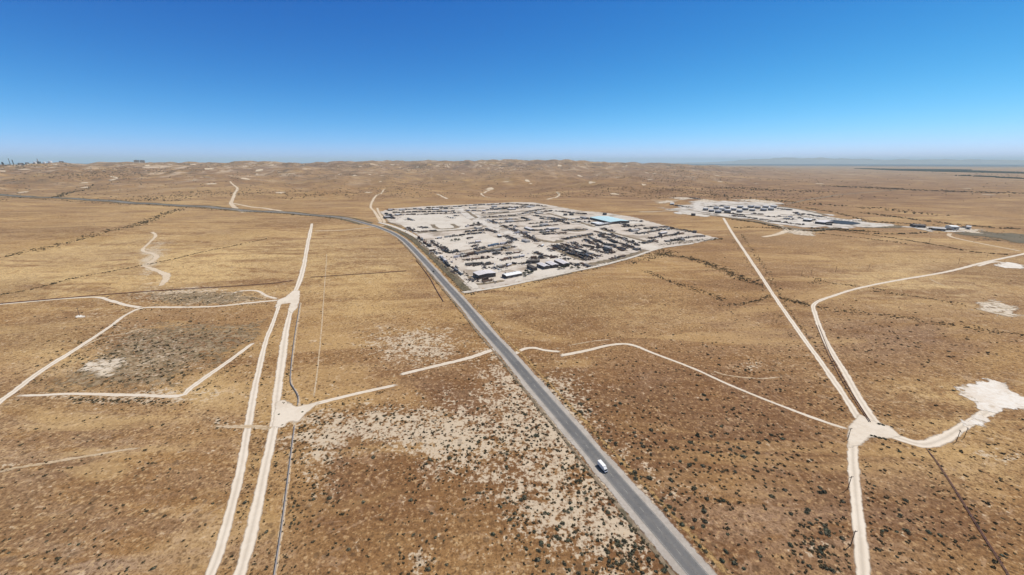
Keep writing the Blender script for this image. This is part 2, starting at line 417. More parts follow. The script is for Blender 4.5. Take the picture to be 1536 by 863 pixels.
GOLD = [(900, 465, 170, 36, .45), (170, 400, 270, 62, 1.3), (1400, 425, 200, 60, 1.0), (480, 380, 150, 40, .5), (1440, 715, 150, 35, .7), (570, 400, 90, 60, .5), (80, 540, 80, 45, .7),
        (310, 590, 60, 40, .6), (1400, 610, 110, 40, .6), (520, 470, 70, 40, .5), (250, 300, 250, 20, .4), (640, 270, 200, 15, .4), (850, 585, 60, 20, .3), (330, 800, 90, 60, .4)]
RED = [(1020, 640, 240, 120, 1.3), (1120, 800, 200, 90, .6), (620, 730, 200, 130, .6), (1000, 275, 500, 35, .55), (1150, 440, 110, 60, .4), (1380, 510, 170, 50, .75), (1400, 800, 140, 90, .8),
       (1120, 820, 200, 80, .6), (470, 760, 60, 130, .5), (660, 590, 120, 40, .5), (300, 510, 120, 60, .5), (150, 255, 300, 20, .4), (560, 520, 140, 80, .25), (1300, 290, 300, 20, .5)]
GREY = [(100, 700, 170, 90, .8), (100, 850, 220, 60, .8), (1380, 500, 160, 45, .5), (380, 740, 60, 120, .2), (1120, 770, 110, 70, .6), (1130, 610, 110, 40, .5), (960, 585, 90, 35, .35), (640, 600, 120, 40, .4), (1320, 800, 100, 80, .4), (740, 255, 700, 12, .6), (1200, 255, 400, 14, .8), (470, 660, 80, 60, .5)]
BARE = [(940, 800, 105, 105, .70), (835, 630, 60, 70, .78), (700, 665, 85, 65, .74), (560, 635, 90, 40, .68), (475, 680, 40, 70, .52), (625, 520, 85, 28, .70), (230, 530, 110, 55, .55),
        (150, 550, 40, 14, .5), (300, 445, 100, 14, .7), (620, 850, 30, 50, .5), (1225, 835, 45, 35, .34), (760, 575, 40, 60, .5), (820, 760, 80, 70, .42), (340, 640, 50, 12, .4), (20, 700, 70, 10, .35),
        (170, 592, 160, 10, .5), (1145, 550, 40, 10, .35), (1510, 680, 50, 10, .5), (1240, 390, 8, 60, .1), (225, 395, 14, 30, .5), (230, 380, 20, 40, .4), (420, 640, 40, 40, .3)]

def build_ground():
    fa = np.radians(np.arange(-62, 62.01, 0.16)); ba = np.radians(np.arange(64, 296.01, 2.0))
    az = np.concatenate([fa, ba]); na = len(az)
    r = [70.0]
    while r[-1] < 3200: r.append(r[-1] * 1.0062)
    while r[-1] < 9000: r.append(r[-1] * 1.008)
    while r[-1] < 90000: r.append(r[-1] * 1.03)
    r = np.array(r); nr = len(r)
    R, A = np.meshgrid(r, az, indexing='ij')
    X = (R * np.sin(A)).ravel(); Y = (R * np.cos(A)).ravel(); Z = terrain(X, Y)
    px, py = proj(X, Y, Z); front = Y > 20
    px = np.where(front, px, -2000.); py = np.where(front, py, 900.)
    wob = 14 * fbm(X / 60, Y / 60, 3, 71)
    qx, qy = px + wob * 2, py + wob * np.clip((py - 240) / 200, 0, 1)
    gold = np.clip(gaussfield(qx, qy, GOLD) + 0.25 * fbm(X / 140, Y / 140, 3, 5) + 0.10, 0, 1)
    red = np.clip(gaussfield(qx, qy, RED) + 0.35 * fbm(X / 170, Y / 170, 3, 6) + 0.12, 0, 1)
    grey = np.clip(gaussfield(qx, qy, GREY) + 0.35 * fbm(X / 120, Y / 120, 3, 7) + 0.10, 0, 1)
    bare = np.clip(gaussfield(qx, qy, BARE) + 0.12 * fbm(X / 50, Y / 50, 3, 8) + 0.06, 0, 1)
    Rf = np.hypot(X, Y)
    hc = np.interp(np.arctan2(X, Y), AZT, HCT)
    far = sst(Rf, 1900, 4200) * (0.35 + 0.65 * np.clip(hc / 120, 0, 1)) * (0.6 + 0.4 * sst(fbm(X / 1500, Y / 900, 2, 9), -0.3, 0.4)) * (0.45 + 0.55 * sst(Rf, 4000, 5600))
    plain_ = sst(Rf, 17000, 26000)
    zone = np.stack([gold, red, grey, np.ones_like(gold)], 1)
    idx = np.arange(nr * na).reshape(nr, na)
    a = idx[:-1, :]; b = idx[1:, :]
    q = np.stack([a, np.roll(a, -1, 1), np.roll(b, -1, 1), b], -1).reshape(-1, 4)
    q = q[:, ::-1]
    co = np.stack([X, Y, Z], 1)
    c0 = len(co); co = np.vstack([co, [[0, 0, float(Z[:na].mean())]]])
    tri = np.stack([idx[0], np.full(na, c0), np.roll(idx[0], -1)], 1)
    ex = lambda v: np.concatenate([v, v[:1]])
    me = raw_mesh('ground', co, [q, tri], [M['ground']], {'bare': ex(bare), 'far': ex(far), 'fields': ex(plain_), 'zone': np.vstack([zone, zone[:1]])}, smooth=True)
    tag(link(bpy.data.objects.new('ground', me)), 'dry tan desert ground with far hills', kind='structure')
build_ground()

# ------------------------------------------------------------------ ribbons and pads lying on the ground
def resample(pts, step):
    P = [np.asarray(p, float) for p in pts]
    P = [2 * P[0] - P[1]] + P + [2 * P[-1] - P[-2]]
    out = []
    for i in range(1, len(P) - 2):
        n = max(2, int(np.linalg.norm(P[i + 1] - P[i]) / step))
        for k in range(n):
            t = k / n
            out.append(0.5 * (2 * P[i] + (P[i + 1] - P[i - 1]) * t + (2 * P[i - 1] - 5 * P[i] + 4 * P[i + 1] - P[i + 2]) * t * t + (3 * P[i] - P[i - 1] - 3 * P[i + 1] + P[i + 2]) * t ** 3))
    out.append(P[-2])
    return np.array(out)

def world_line(px_pts, step=3.5):
    g = gpa([p[0] for p in px_pts], [p[1] for p in px_pts])[:, :2]
    d = np.hypot(g[:, 0], g[:, 1]).mean()
    return resample(list(g), step if d < 1200 else d / 300)

def lift(x, y, off):
    return terrain(x, y) + off * (1 + np.hypot(x, y) / 450.0)

def offset_line(L, d):
    T = np.gradient(L, axis=0); T /= np.linalg.norm(T, axis=1)[:, None] + 1e-9
    return L + np.stack([T[:, 1], -T[:, 0]], 1) * np.asarray(d).reshape(-1, 1)

def ribbon(name, L, width, mat, off, wob=0.0, label=None, n=7, fade=True, kind='structure', seed=0):
    T = np.gradient(L, axis=0); T /= np.linalg.norm(T, axis=1)[:, None] + 1e-9
    N = np.stack([T[:, 1], -T[:, 0]], 1)
    w = np.interp(np.linspace(0, 1, len(L)), np.linspace(0, 1, len(width)), width) if isinstance(width, (list, tuple)) else np.full(len(L), float(width))
    if wob:
        w = w * (1 + wob * fbm(L[:, 0] / 14, L[:, 1] / 14, 2, 90 + seed))
        L = L + N * (wob * 1.2 * fbm(L[:, 0] / 22, L[:, 1] / 22, 2, 95 + seed))[:, None]
    us = np.linspace(-1, 1, n)
    P = L[:, None, :] + N[:, None, :] * us[None, :, None] * (w / 2)[:, None, None]
    X, Y = P[..., 0].ravel(), P[..., 1].ravel()
    Z = lift(X, Y, off)
    idx = np.arange(len(L) * n).reshape(len(L), n)
    q = np.stack([idx[:-1, :-1], idx[:-1, 1:], idx[1:, 1:], idx[1:, :-1]], -1).reshape(-1, 4)
    U = np.tile(us, len(L)); e = 1 - np.abs(U)
    if fade:
        k = np.minimum(np.arange(len(L)), np.arange(len(L))[::-1]) / 5.0
        e = np.minimum(e, np.repeat(np.clip(k, 0, 1), n))
    me = raw_mesh(name, np.stack([X, Y, Z], 1), q, [mat], {'edge': e, 'across': U}, smooth=True)
    return tag(link(bpy.data.objects.new(name, me)), label, kind=kind)

def seg_dist(X, Y, P):
    d = np.full(X.shape, 1e9); ins = np.zeros(X.shape, bool)
    for i in range(len(P)):
        a, b = P[i], P[(i + 1) % len(P)]
        ab = b - a; t = np.clip(((X - a[0]) * ab[0] + (Y - a[1]) * ab[1]) / (ab @ ab + 1e-9), 0, 1)
        d = np.minimum(d, np.hypot(X - a[0] - t * ab[0], Y - a[1] - t * ab[1]))
        c = (a[1] > Y) != (b[1] > Y)
        ins ^= c & (X < (b[0] - a[0]) * (Y - a[1]) / (b[1] - a[1] + 1e-12) + a[0])
    return np.where(ins, d, -d)

def pad(name, px_poly, mat, off, spacing=5.0, soft=6.0, label=None, zfix=None, emax=1.0, rough=0.0):
    P = gpa([p[0] for p in px_poly], [p[1] for p in px_poly])[:, :2]
    lo, hi = P.min(0) - soft, P.max(0) + soft
    nx, ny = int((hi[0] - lo[0]) / spacing) + 2, int((hi[1] - lo[1]) / spacing) + 2
    X, Y = np.meshgrid(lo[0] + np.arange(nx) * spacing, lo[1] + np.arange(ny) * spacing, indexing='ij')
    d = seg_dist(X, Y, P)
    if rough: d = d + rough * 2.4 * fbm(X / (rough * 2.2), Y / (rough * 2.2), 3, 203)
    keep = d > -soft * 0.5
    idx = np.arange(nx * ny).reshape(nx, ny)
    q = np.stack([idx[:-1, :-1], idx[1:, :-1], idx[1:, 1:], idx[:-1, 1:]], -1).reshape(-1, 4)
    q = q[keep.ravel()[q].all(1)]
    used = np.unique(q); rm = np.full(nx * ny, -1); rm[used] = np.arange(len(used))
    X, Y, d = X.ravel()[used], Y.ravel()[used], d.ravel()[used]
    Z = lift(X, Y, off) if zfix is None else np.full(len(X), zfix(P))
    e = np.clip((d + soft * 0.5) / (soft * 1.5), 0, 1) * emax
    me = raw_mesh(name, np.stack([X, Y, Z], 1), rm[q], [mat], {'edge': e, 'across': np.full(len(X), 0.8)}, smooth=True)
    return tag(link(bpy.data.objects.new(name, me)), label, kind='structure')

ROAD = [(1068, 888), (1047, 863), (1000, 808), (950, 750.5), (900, 693), (853, 638), (806, 584), (760, 530), (730, 497), (698, 459), (670, 428), (646, 401.5), (622, 376), (607, 361.5), (594, 352.5), (578, 345), (558, 338), (530, 330.5), (490, 324.5),
        (440, 320), (400, 317.5), (340, 313.5), (270, 309), (200, 305), (130, 300.5), (60, 296.5), (0, 293), (-120, 287), (-300, 280)]
RL = world_line(ROAD, 4.0)
T0 = RL[0] + (RL[0] - RL[3]) / np.linalg.norm(RL[0] - RL[3]) * 260
RL = np.vstack([np.linspace(T0, RL[0], 66)[:-1], RL])
ribbon('road_shoulder', RL, 17.2, M['gravel'], 0.10, 0.12, 'pale grey gravel shoulders along the asphalt road')
ribbon('road', RL, 8.2, M['asphalt'], 0.16, 0, 'two lane asphalt road', fade=False, n=9)

_q = proj(RL[:, 0], RL[:, 1], terrain(RL[:, 0], RL[:, 1]))[1]
HR = RL[(_q > 340) & (_q < 446)]
ribbon('hedge_strip', offset_line(HR, 18.6), 15.5, M['hedge'], 0.20, 0.2, 'dark scrubby strip between the road and the frontage track', seed=73)
VR = RL[np.hypot(RL[:, 0], RL[:, 1]) < 900]
GR = RL[(np.hypot(RL[:, 0], RL[:, 1]) < 900) & (_q > 447)]
FR = RL[(np.hypot(RL[:, 0], RL[:, 1]) > 1150)]
for s_ in (-1, 1): ribbon('far_verge', offset_line(FR, 15 * s_), 14, M['hedge'], 0.09, 0.3, 'dark scrubby edge of the far road', seed=75 + s_)
ribbon('grass_verge', offset_line(GR, 11.6), 6.5, M['grass'], 0.06, 0.3, 'golden grass verge right of the road', seed=71)
ribbon('ditch_line', offset_line(VR, -9.3), 2.4, M['verge'], 0.13, 0.3, 'dark ditch line left of the road', seed=72)
def markings():
    co, q = [], []
    def strip(L):
        pass
    s = np.concatenate([[0], np.cumsum(np.linalg.norm(np.diff(RL, axis=0), axis=1))])
    near = np.hypot(RL[:, 0], RL[:, 1]) < 1100
    Ln = RL[near]; sn = s[near]
    for off, wd, dash in ((-3.62, 0.16, 0), (3.62, 0.16, 0), (0.0, 0.17, 1)):
        C0 = offset_line(Ln, off)
        if dash:
            t = np.arange(sn[0], sn[-1], 1.0)
            Cx = np.interp(t, sn, C0[:, 0]); Cy = np.interp(t, sn, C0[:, 1]); C1 = np.stack([Cx, Cy], 1)
            on = (t % 12.0) < 3.9
        else:
            C1 = C0; on = np.ones(len(C1), bool)
        A = offset_line(C1, -wd / 2); B = offset_line(C1, wd / 2); k0 = len(co)
        for a, b in zip(A, B):
            co.append((*a, float(lift(a[0], a[1], 0.175)))); co.append((*b, float(lift(b[0], b[1], 0.175))))
        for i in range(len(C1) - 1):
            if on[i] and on[i + 1]: q.append((k0 + 2 * i, k0 + 2 * i + 1, k0 + 2 * i + 3, k0 + 2 * i + 2))
    me = raw_mesh('road_markings', co, np.array(q), [M['marking']])
    tag(link(bpy.data.objects.new('road_markings', me)), 'worn white edge lines and centre dashes', kind='structure')
markings()

TR = [
    ([(300, 905), (312, 870), (326, 835), (346, 765), (362, 700), (371, 645), (384, 575), (398, 515), (411, 480), (421, 453), (430, 447)], [5.4, 5.6, 5.6, 5.0, 4.6, 4.6], 'dirt', 'left pale dirt track beside its twin'),
    ([(344, 910), (357, 870), (368, 832), (385, 762), (398, 700), (410, 645), (415, 600), (422, 545), (430, 492), (438, 458), (443, 444)], [6.2, 6.2, 6.6, 7.8, 6.0, 6.0], 'dirt', 'wide pale dirt track right of its twin'),
    ([(424, 452), (440, 441), (450, 420), (456, 398), (460, 375), (465, 350), (468, 335)], [6.0, 9.0, 8.0, 9.0, 10.0, 7.0], 'dirt', 'pale dirt track running away to the asphalt road'),
    ([(412, 626), (440, 617), (470, 607), (530, 592), (603, 575.6)], [9.0, 5.0, 4.2, 4.2, 4.6], 'dirt', 'pale dirt track from the junction, lower half'),
    ([(593, 564), (650, 550), (700, 538), (738, 525), (750, 520)], [4.6, 5.0, 5.6, 7.0], 'dirt', 'pale dirt track meeting the asphalt road, upper half'),
    ([(452, 452), (444, 500), (438, 545), (436.5, 573), (446, 592), (448, 612), (442, 640), (433, 710), (424, 780), (412, 863), (404, 905)], [2.6, 2.6], 'dirt_faint', 'faint path under the grey pipeline'),
    ([(762, 537), (774, 530), (785, 524), (800, 522), (820, 526), (850, 528.4)], [5.0, 4.4, 3.4], 'dirt', 'short pale track right of the asphalt road'),
    ([(834, 535), (880, 526), (915, 518), (945, 517), (980, 530), (1040, 553), (1100, 580), (1180, 612), (1240, 634), (1285, 648)], [4.6, 4.6, 3.6, 3.2, 3.0, 3.2], 'dirt', 'curving dirt track across the right fields'),
    ([(1085, 327), (1100, 352), (1140, 412), (1165, 450), (1200, 500), (1250, 570), (1293, 636)], [8, 7.0, 6.0, 5.4, 5.6], 'dirt', 'straight dirt track to the tank yard'),
    ([(1560, 374), (1536, 381), (1480, 393), (1420, 408), (1350, 420), (1290, 432), (1250, 444), (1222, 456), (1224, 475), (1240, 515), (1265, 555), (1290, 600), (1318, 638), (1345, 655)], [7, 6.4, 6, 5.0, 5.4, 6.0], 'dirt', 'bending dirt track beside the straight one'),
    ([(1290, 645), (1320, 647), (1350, 658), (1385, 667), (1415, 658), (1440, 643), (1470, 625), (1500, 608)], [10, 9.5, 7.4, 6.6, 6.8, 8], 'dirt', 'dirt track from the junction to the clay pad'),
    ([(1290, 640), (1281, 655), (1279, 680), (1283, 740), (1290, 800), (1295, 863), (1300, 910)], [9, 6, 5.6, 5.6, 6.4, 7], 'dirt', 'dirt track running down past the poles'),
    ([(-40, 462), (0, 457), (60, 451.5), (140, 446), (165, 451), (190, 458), (215, 462)], [4.5, 4.5, 5.5, 6], 'dirt', 'dirt track along the rust pipeline'),
    ([(-60, 660), (0, 603), (15, 592), (60, 558), (120, 520), (165, 490), (190, 472), (215, 462), (260, 461), (320, 460), (380, 454), (424, 450)], [5.4, 5.4, 6.4, 4.2, 4.2, 6, 5, 5], 'dirt', 'dirt track around the left scrub field'),
    ([(340, 444), (360, 437), (385, 436.5), (400, 444), (418, 449)], [5, 5], 'dirt', 'looping dirt track left of the junction'),
    ([(345, 446), (375, 446), (400, 450)], [3.5, 3.5], 'dirt_faint', 'inner loop path'),
    ([(20, 594), (60, 593), (110, 591), (200, 593), (268, 594), (285, 583), (310, 565), (350, 537), (383, 512)], [3.0, 3.5, 4, 4.5, 6, 5, 4.0], 'dirt', 'worn edge track of the left scrub field'),
    ([(115, 526), (150, 508), (190, 500), (215, 492)], [3, 3], 'dirt_faint', 'faint spur track'),
    ([(470, 346.5), (520, 345), (560, 340.5), (580, 338)], [4.5, 4.5], 'dirt', 'pale link track to the asphalt road'),
    ([(368, 319), (347, 306), (351, 294), (356, 283), (345, 272)], [22, 15, 15, 12], 'dirt_far', 'pale hill track beyond the road'),
    ([(430, 320), (400, 313), (372, 310), (347, 305)], [16, 12], 'dirt_far', 'pale roadside track'),
    ([(572, 334), (562, 318), (556, 310), (561, 298), (573, 289), (577, 284)], [13, 9, 12, 12, 10], 'dirt_far', 'winding pale hill track'),
    ([(578, 335), (568, 318), (566, 312)], [10, 8], 'dirt_far', 'pale entry track'),
    ([(655, 291), (663, 295), (671, 299)], [14, 14], 'dirt_far', 'short pale track on the plain'),
    ([(735, 286), (722, 291), (735, 297)], [14, 10], 'dirt_far', 'curled pale track on the plain'),
    ([(955, 318), (980, 318), (1010, 316), (1050, 315)], [14, 14], 'dirt_far', 'grey track toward the tank yard'),
    ([(925, 318), (1000, 317), (1040, 315)], [9, 9], 'verge', 'scrubby roadside strip'),
    ([(1143, 356), (1165, 352), (1185, 346), (1200, 351), (1216, 354)], [9, 16, 22, 12], 'dirt_far', 'pale track below the tank yard'),
    ([(1182, 347), (1174, 340), (1168, 337)], [14, 10], 'dirt_far', 'pale link track'),
    ([(1180, 306), (1230, 297), (1285, 290), (1345, 285)], [13, 13], 'verge', 'grey brown road on the plain'),
    ([(1425, 350), (1424, 354), (1440, 359), (1500, 371), (1536, 378)], [8, 6], 'dirt_far', 'thin pale track at right'),
    ([(1465, 400), (1495, 393), (1536, 402)], [4, 10], 'dirt', 'short spur at right'),
    ([(1391, 417), (1412, 427), (1425, 432)], [3, 2.5], 'dirt_faint', 'faint spur at right'),
    ([(212, 398), (232, 405), (250, 414), (240, 430)], [5, 9, 12, 6], 'dirt_far', 'dry wash'),
    ([(228, 348), (233, 355), (214, 375), (235, 384), (222, 397)], [8, 6, 8, 10], 'dirt_far', 'upper dry wash'),
    ([(470, 600), (478, 540), (484, 470), (490, 380)], [1.6, 1.6], 'dirt_faint', 'wheel path'),
    ([(1060, 553), (1090, 563), (1140, 568), (1178, 565)], [2.4, 2.2], 'dirt_faint', 'short pale track in right field'),
    ([(845, 520), (890, 512), (922, 509)], [2, 2], 'dirt_faint', 'faint path'),
    ([(310, 642), (370, 640), (420, 644)], [4, 5], 'dirt_faint', 'pale crossing'),
    ([(-20, 710), (40, 700), (110, 688), (230, 668)], [4, 2], 'dirt_faint', 'pale dry line'),
    ([(820, 300), (838, 294), (835, 288)], [16, 12], 'dirt_far', 'pale spot track'),
    ([(1010, 303), (985, 301), (975, 300)], [18, 10], 'dirt_far', 'pale strip'),
]
for k, (pts, w, m, lb) in enumerate(TR):
    wl = world_line(pts, 2.6)
    ribbon('dirt_track', wl, [v * 1.2 for v in w], M[m], 0.030 + 0.0005 * k, 0.16, lb, seed=k)

pad('clay_pad', [(1434, 586), (1455, 578), (1480, 570), (1502, 574), (1536, 596), (1560, 612), (1536, 614), (1500, 616), (1485, 622), (1470, 630), (1460, 640), (1448, 640), (1472, 614), (1460, 602)], M['clay'], 0.10, 1.6, 6, 'white clay pad at the right edge', rough=2.5)
pad('track_junction', [(1272, 640), (1290, 622), (1310, 632), (1335, 640), (1352, 655), (1330, 658), (1305, 655), (1290, 668), (1272, 672)], M['dirt'], 0.056, 1.2, 4.0, 'pale dirt junction')
pad('track_junction', [(408, 640), (414, 604), (424, 600), (446, 610), (480, 604), (462, 618), (446, 634), (434, 632), (424, 642)], M['dirt'], 0.056, 1.2, 4.0, 'pale dirt junction beside the pipeline gap')
pad('track_junction', [(412, 462), (417, 450), (428, 446), (440, 436), (450, 436), (449, 450), (446, 462), (438, 470), (432, 466), (436, 455), (424, 456)], M['dirt'], 0.056, 1.4, 4.0, 'pale dirt junction at the top of the twin tracks')
pad('clay_pad', [(105, 552), (140, 541), (182, 537), (194, 547), (160, 563), (125, 565)], M['clay_patch'], 0.09, 2, 8, 'pale bare patch in the left scrub field', emax=.78, rough=6)
pad('clay_pad', [(1466, 455), (1490, 449), (1524, 461), (1546, 476), (1510, 479), (1472, 467)], M['clay_patch'], 0.09, 2.5, 10, 'pale bare patch at the right edge', emax=.8, rough=7)
pad('clay_pad', [(1490, 398), (1510, 393), (1536, 398), (1536, 404), (1505, 402)], M['clay'], 0.09, 3, 8, 'small pale patch at the right edge')
pad('scrub_soil', [(215, 440), (300, 436), (350, 435), (405, 448), (330, 458), (230, 459)], M['scrubby'], 0.045, 3, 12, 'grey scrubby soil', emax=.66, rough=5)
pad('scrub_soil', [(70, 572), (130, 530), (190, 492), (250, 484), (330, 480), (395, 482), (378, 508), (312, 556), (270, 584), (160, 588), (90, 586)], M['scrubby'], 0.02, 3, 14, 'dark scrubby soil inside the left track loop', emax=.60, rough=8)
# salvage yard surfaces
YARD = [(570, 318), (584, 334), (606, 339), (630, 356), (655, 386), (680, 414), (700, 438.5), (718, 435), (760, 428), (820, 415), (860, 406), (905, 397), (950, 384), (985, 373), (1040, 366), (1078, 358), (1045, 350), (1010, 342), (972, 332), (950, 326), (905, 319), (870, 316.5), (830, 309.5), (800, 304.5), (770, 304), (700, 307.5), (640, 310), (590, 313)]
pad('gravel_yard', YARD, M['yard'], 0.14, 6.0, 7, 'pale caliche ground of the salvage yard')
LOTS = [
    ([(594, 333), (606, 323), (660, 322), (694, 324), (716, 334), (700, 343), (668, 347), (620, 349)], 'lot', 'cream open lot at the far left'),
    ([(645, 361), (668, 357), (705, 352), (728, 350), (752, 361), (740, 366), (690, 377), (672, 381)], 'lot', 'cream open lot of the left block'),
    ([(680, 402), (700, 391), (760, 382), (800, 375), (800, 395), (760, 405), (745, 410)], 'lot', 'cream ground between the near rows'),
    ([(746, 352), (800, 366), (850, 385), (880, 396), (862, 403), (820, 390), (780, 374), (760, 366)], 'lot', 'wide pale centre street'),
    ([(676, 311), (690, 310), (730, 328), (772, 346), (800, 358), (770, 357), (735, 344), (700, 328)], 'plant_ground', 'far end of the centre street'),
    ([(790, 405), (850, 402), (868, 405), (800, 419), (770, 424)], 'lot', 'cream ground by the front fence'),
    ([(925, 335), (950, 331), (966, 334), (945, 337.5)], 'plant_ground', 'pale lot beside the blue roof'),
    ([(818, 313), (835, 316), (905, 345), (960, 362), (990, 372), (975, 376), (900, 350), (850, 329)], 'lot', 'pale cross street of the yard'),
    ([(860, 336), (905, 333), (920, 342), (890, 341)], 'plant_ground', 'grey lot below the blue roof'),
]
for k, (pl, m, lb) in enumerate(LOTS):
    pad('yard_lot', pl, M[m], 0.19 + 0.004 * k, 5, 8, lb)
VG = [
    ([(1095, 320.4), (1130, 323), (1168, 327)], 13, 'dark strip in front of the tanks'),
    ([(1000, 314.5), (1030, 315.5), (1060, 320), (1080, 323.4)], 10, 'dark strip at the left of the tank yard'),
    ([(1118, 328), (1150, 332), (1175, 334)], 9, 'dark strip in the lower tank yard'),
    ([(1165, 310), (1205, 315.6), (1242, 324)], 16, 'scrub strip behind the tank yard'),
    ([(1052, 321), (1095, 327), (1140, 333.6), (1170, 340), (1215, 345), (1262, 342)], 15, 'scrub strip along the lower edge of the tank yard'),
    ([(1085, 309.4), (1110, 308), (1165, 310)], 12, 'dark strip behind the tanks'),
    ([(1168, 322), (1190, 324), (1222, 327)], 12, 'grey strip in the right of the tank yard'),
    ([(578, 333), (590, 336), (604, 342)], 6, 'scrubby bend strip'),
    ([(626, 357), (642, 374), (665, 394), (690, 416), (702, 424)], 13, 'brown bank along the left rows'),
    ([(702, 413), (706, 422), (716, 427), (760, 421)], 9, 'brown bank around the pale-roofed shed'),
    ([(623, 350), (660, 347.5), (700, 344.5), (730, 339)], 11, 'brown bank between the left lots'),
    ([(680, 384), (720, 377), (770, 367)], 13, 'brown bank under the long dark row'),
    ([(786, 356), (830, 364), (842, 360)], 18, 'brown berms by the street'),
    ([(842, 360), (888, 352.5)], 17, 'brown berm beside the dense rows'),
    ([(849, 345), (864, 347), (880, 345)], 20, 'brown mound of soil'),
    ([(820, 320), (856, 330), (893, 341.5)], 13, 'dark bank along the cross street'),
    ([(900, 344), (935, 354), (975, 364)], 13, 'dark bank along the cross street, near end'),
    ([(828, 372), (850, 382), (878, 392)], 9, 'grey brown bank left of the dense rows'),
    ([(720, 324), (757, 320), (800, 316), (830, 313)], 13, 'dark bank in the far block'),
    ([(697, 315), (706, 321), (716, 328)], 12, 'dark bank across the far block'),
    ([(716, 328), (760, 326), (800, 322)], 10, 'brown bank along the far block'),
    ([(880, 398), (930, 388), (975, 375)], 16, 'brown strip inside the front fence'),
    ([(796, 423), (830, 416), (862, 409)], 4, 'dark strip along the front fence'),
    ([(648, 337), (654, 342.5), (664, 344), (685, 342), (677, 336)], 13, 'curved dark berm in the far left lot'),
]
for k, (pts, w, lb) in enumerate(VG):
    ribbon('soil_bank', world_line(pts, 4), w * 1.25, M['verge'], 0.215 + 0.0013 * k, 0.2, lb, seed=50 + k)
ribbon('frontage_track', offset_line(RL[(_q > 336) & (_q < 440)], 32.5), 13, M['lot'], 0.25, 0.1, 'pale frontage track along the salvage yard')
ribbon('frontage_track', world_line([(690, 440), (718, 436), (760, 429), (820, 416), (860, 407.5), (905, 398), (950, 386), (990, 373), (1040, 366)], 4), 8, M['lot'], 0.252, 0.15, 'pale track along the front of the salvage yard')
# tank yard at the right
pad('plant_ground', [(1000, 314), (1020, 306), (1060, 302), (1110, 302), (1165, 306), (1180, 305), (1165, 312), (1200, 314), (1235, 319), (1245, 326), (1300, 333), (1330, 337), (1300, 340), (1255, 341), (1215, 345), (1170, 340), (1140, 333), (1095, 327), (1060, 324), (1020, 321)], M['plant_ground'], 0.12, 7, 14, 'pale gravel ground of the tank yard', rough=24)
for k_, (pl_, lb_) in enumerate([([(1095, 300), (1130, 299), (1168, 303), (1180, 307.4), (1140, 305)], 'pale spoil strip behind the tank yard'), ([(982, 303), (1000, 300.6), (1016, 301.6), (1010, 305), (990, 306)], 'pale spoil patch left of the tank yard'),
        ([(1178, 344), (1195, 343), (1216, 348), (1222, 354), (1198, 355), (1180, 351)], 'pale spoil patch below the tank yard'), ([(1285, 333), (1320, 334.4), (1352, 339), (1335, 342), (1300, 340.4)], 'pale arm right of the pond'),
        ([(1000, 297.6), (1030, 296.4), (1046, 299.4), (1020, 300.4)], 'pale spoil strip beyond the tank yard'), ([(1040, 300.6), (1062, 299.6), (1080, 302.6), (1060, 305)], 'pale spoil patch behind the left of the tank yard'), ([(1440, 345), (1475, 344), (1484, 347), (1460, 350)], 'pale spoil right of the small plant')]):
    pad('spoil_ground', pl_, M['clay_patch'], 0.105 + .003 * k_, 6, 12, lb_, emax=.85, rough=10)
pad('plant_lot', [(1120, 325), (1150, 320), (1176, 316), (1205, 318), (1232, 323), (1238, 328), (1200, 326), (1170, 329), (1140, 329)], M['lot'], 0.17, 7, 14, 'whitest ground of the tank yard')
pad('plant_lot', [(1020, 320.6), (1040, 320), (1066, 324.4), (1058, 326), (1036, 323)], M['lot'], 0.17, 7, 10, 'pale strip left of the straight track head')
pad('plant_ground', [(1350, 338), (1400, 340), (1440, 341), (1470, 346), (1440, 351), (1400, 347), (1365, 344)], M['plant_ground'], 0.12, 7, 10, 'pale gravel ground of the small plant at right', rough=12)
pad('marsh_ground', [(1440, 349), (1470, 346), (1540, 353), (1620, 360), (1600, 372), (1530, 366), (1470, 357)], M['marsh'], 0.10, 7, 30, 'dark scrubby low ground at right', emax=.62, rough=22)
pad('marsh_ground', [(1290, 338), (1330, 337), (1362, 341), (1335, 344), (1290, 343)], M['marsh'], 0.10, 7, 24, 'dark scrubby ground by the pond', emax=.62, rough=18)
pad('pond_water', [(1238, 332), (1250, 330.5), (1278, 333), (1293, 336), (1280, 338), (1262, 337), (1245, 335)], M['water'], 0.2, 5, 4, 'dark water of the pond', zfix=lambda P: float(terrain(P[:, 0], P[:, 1]).max()) + 1.2)
#==PART2==

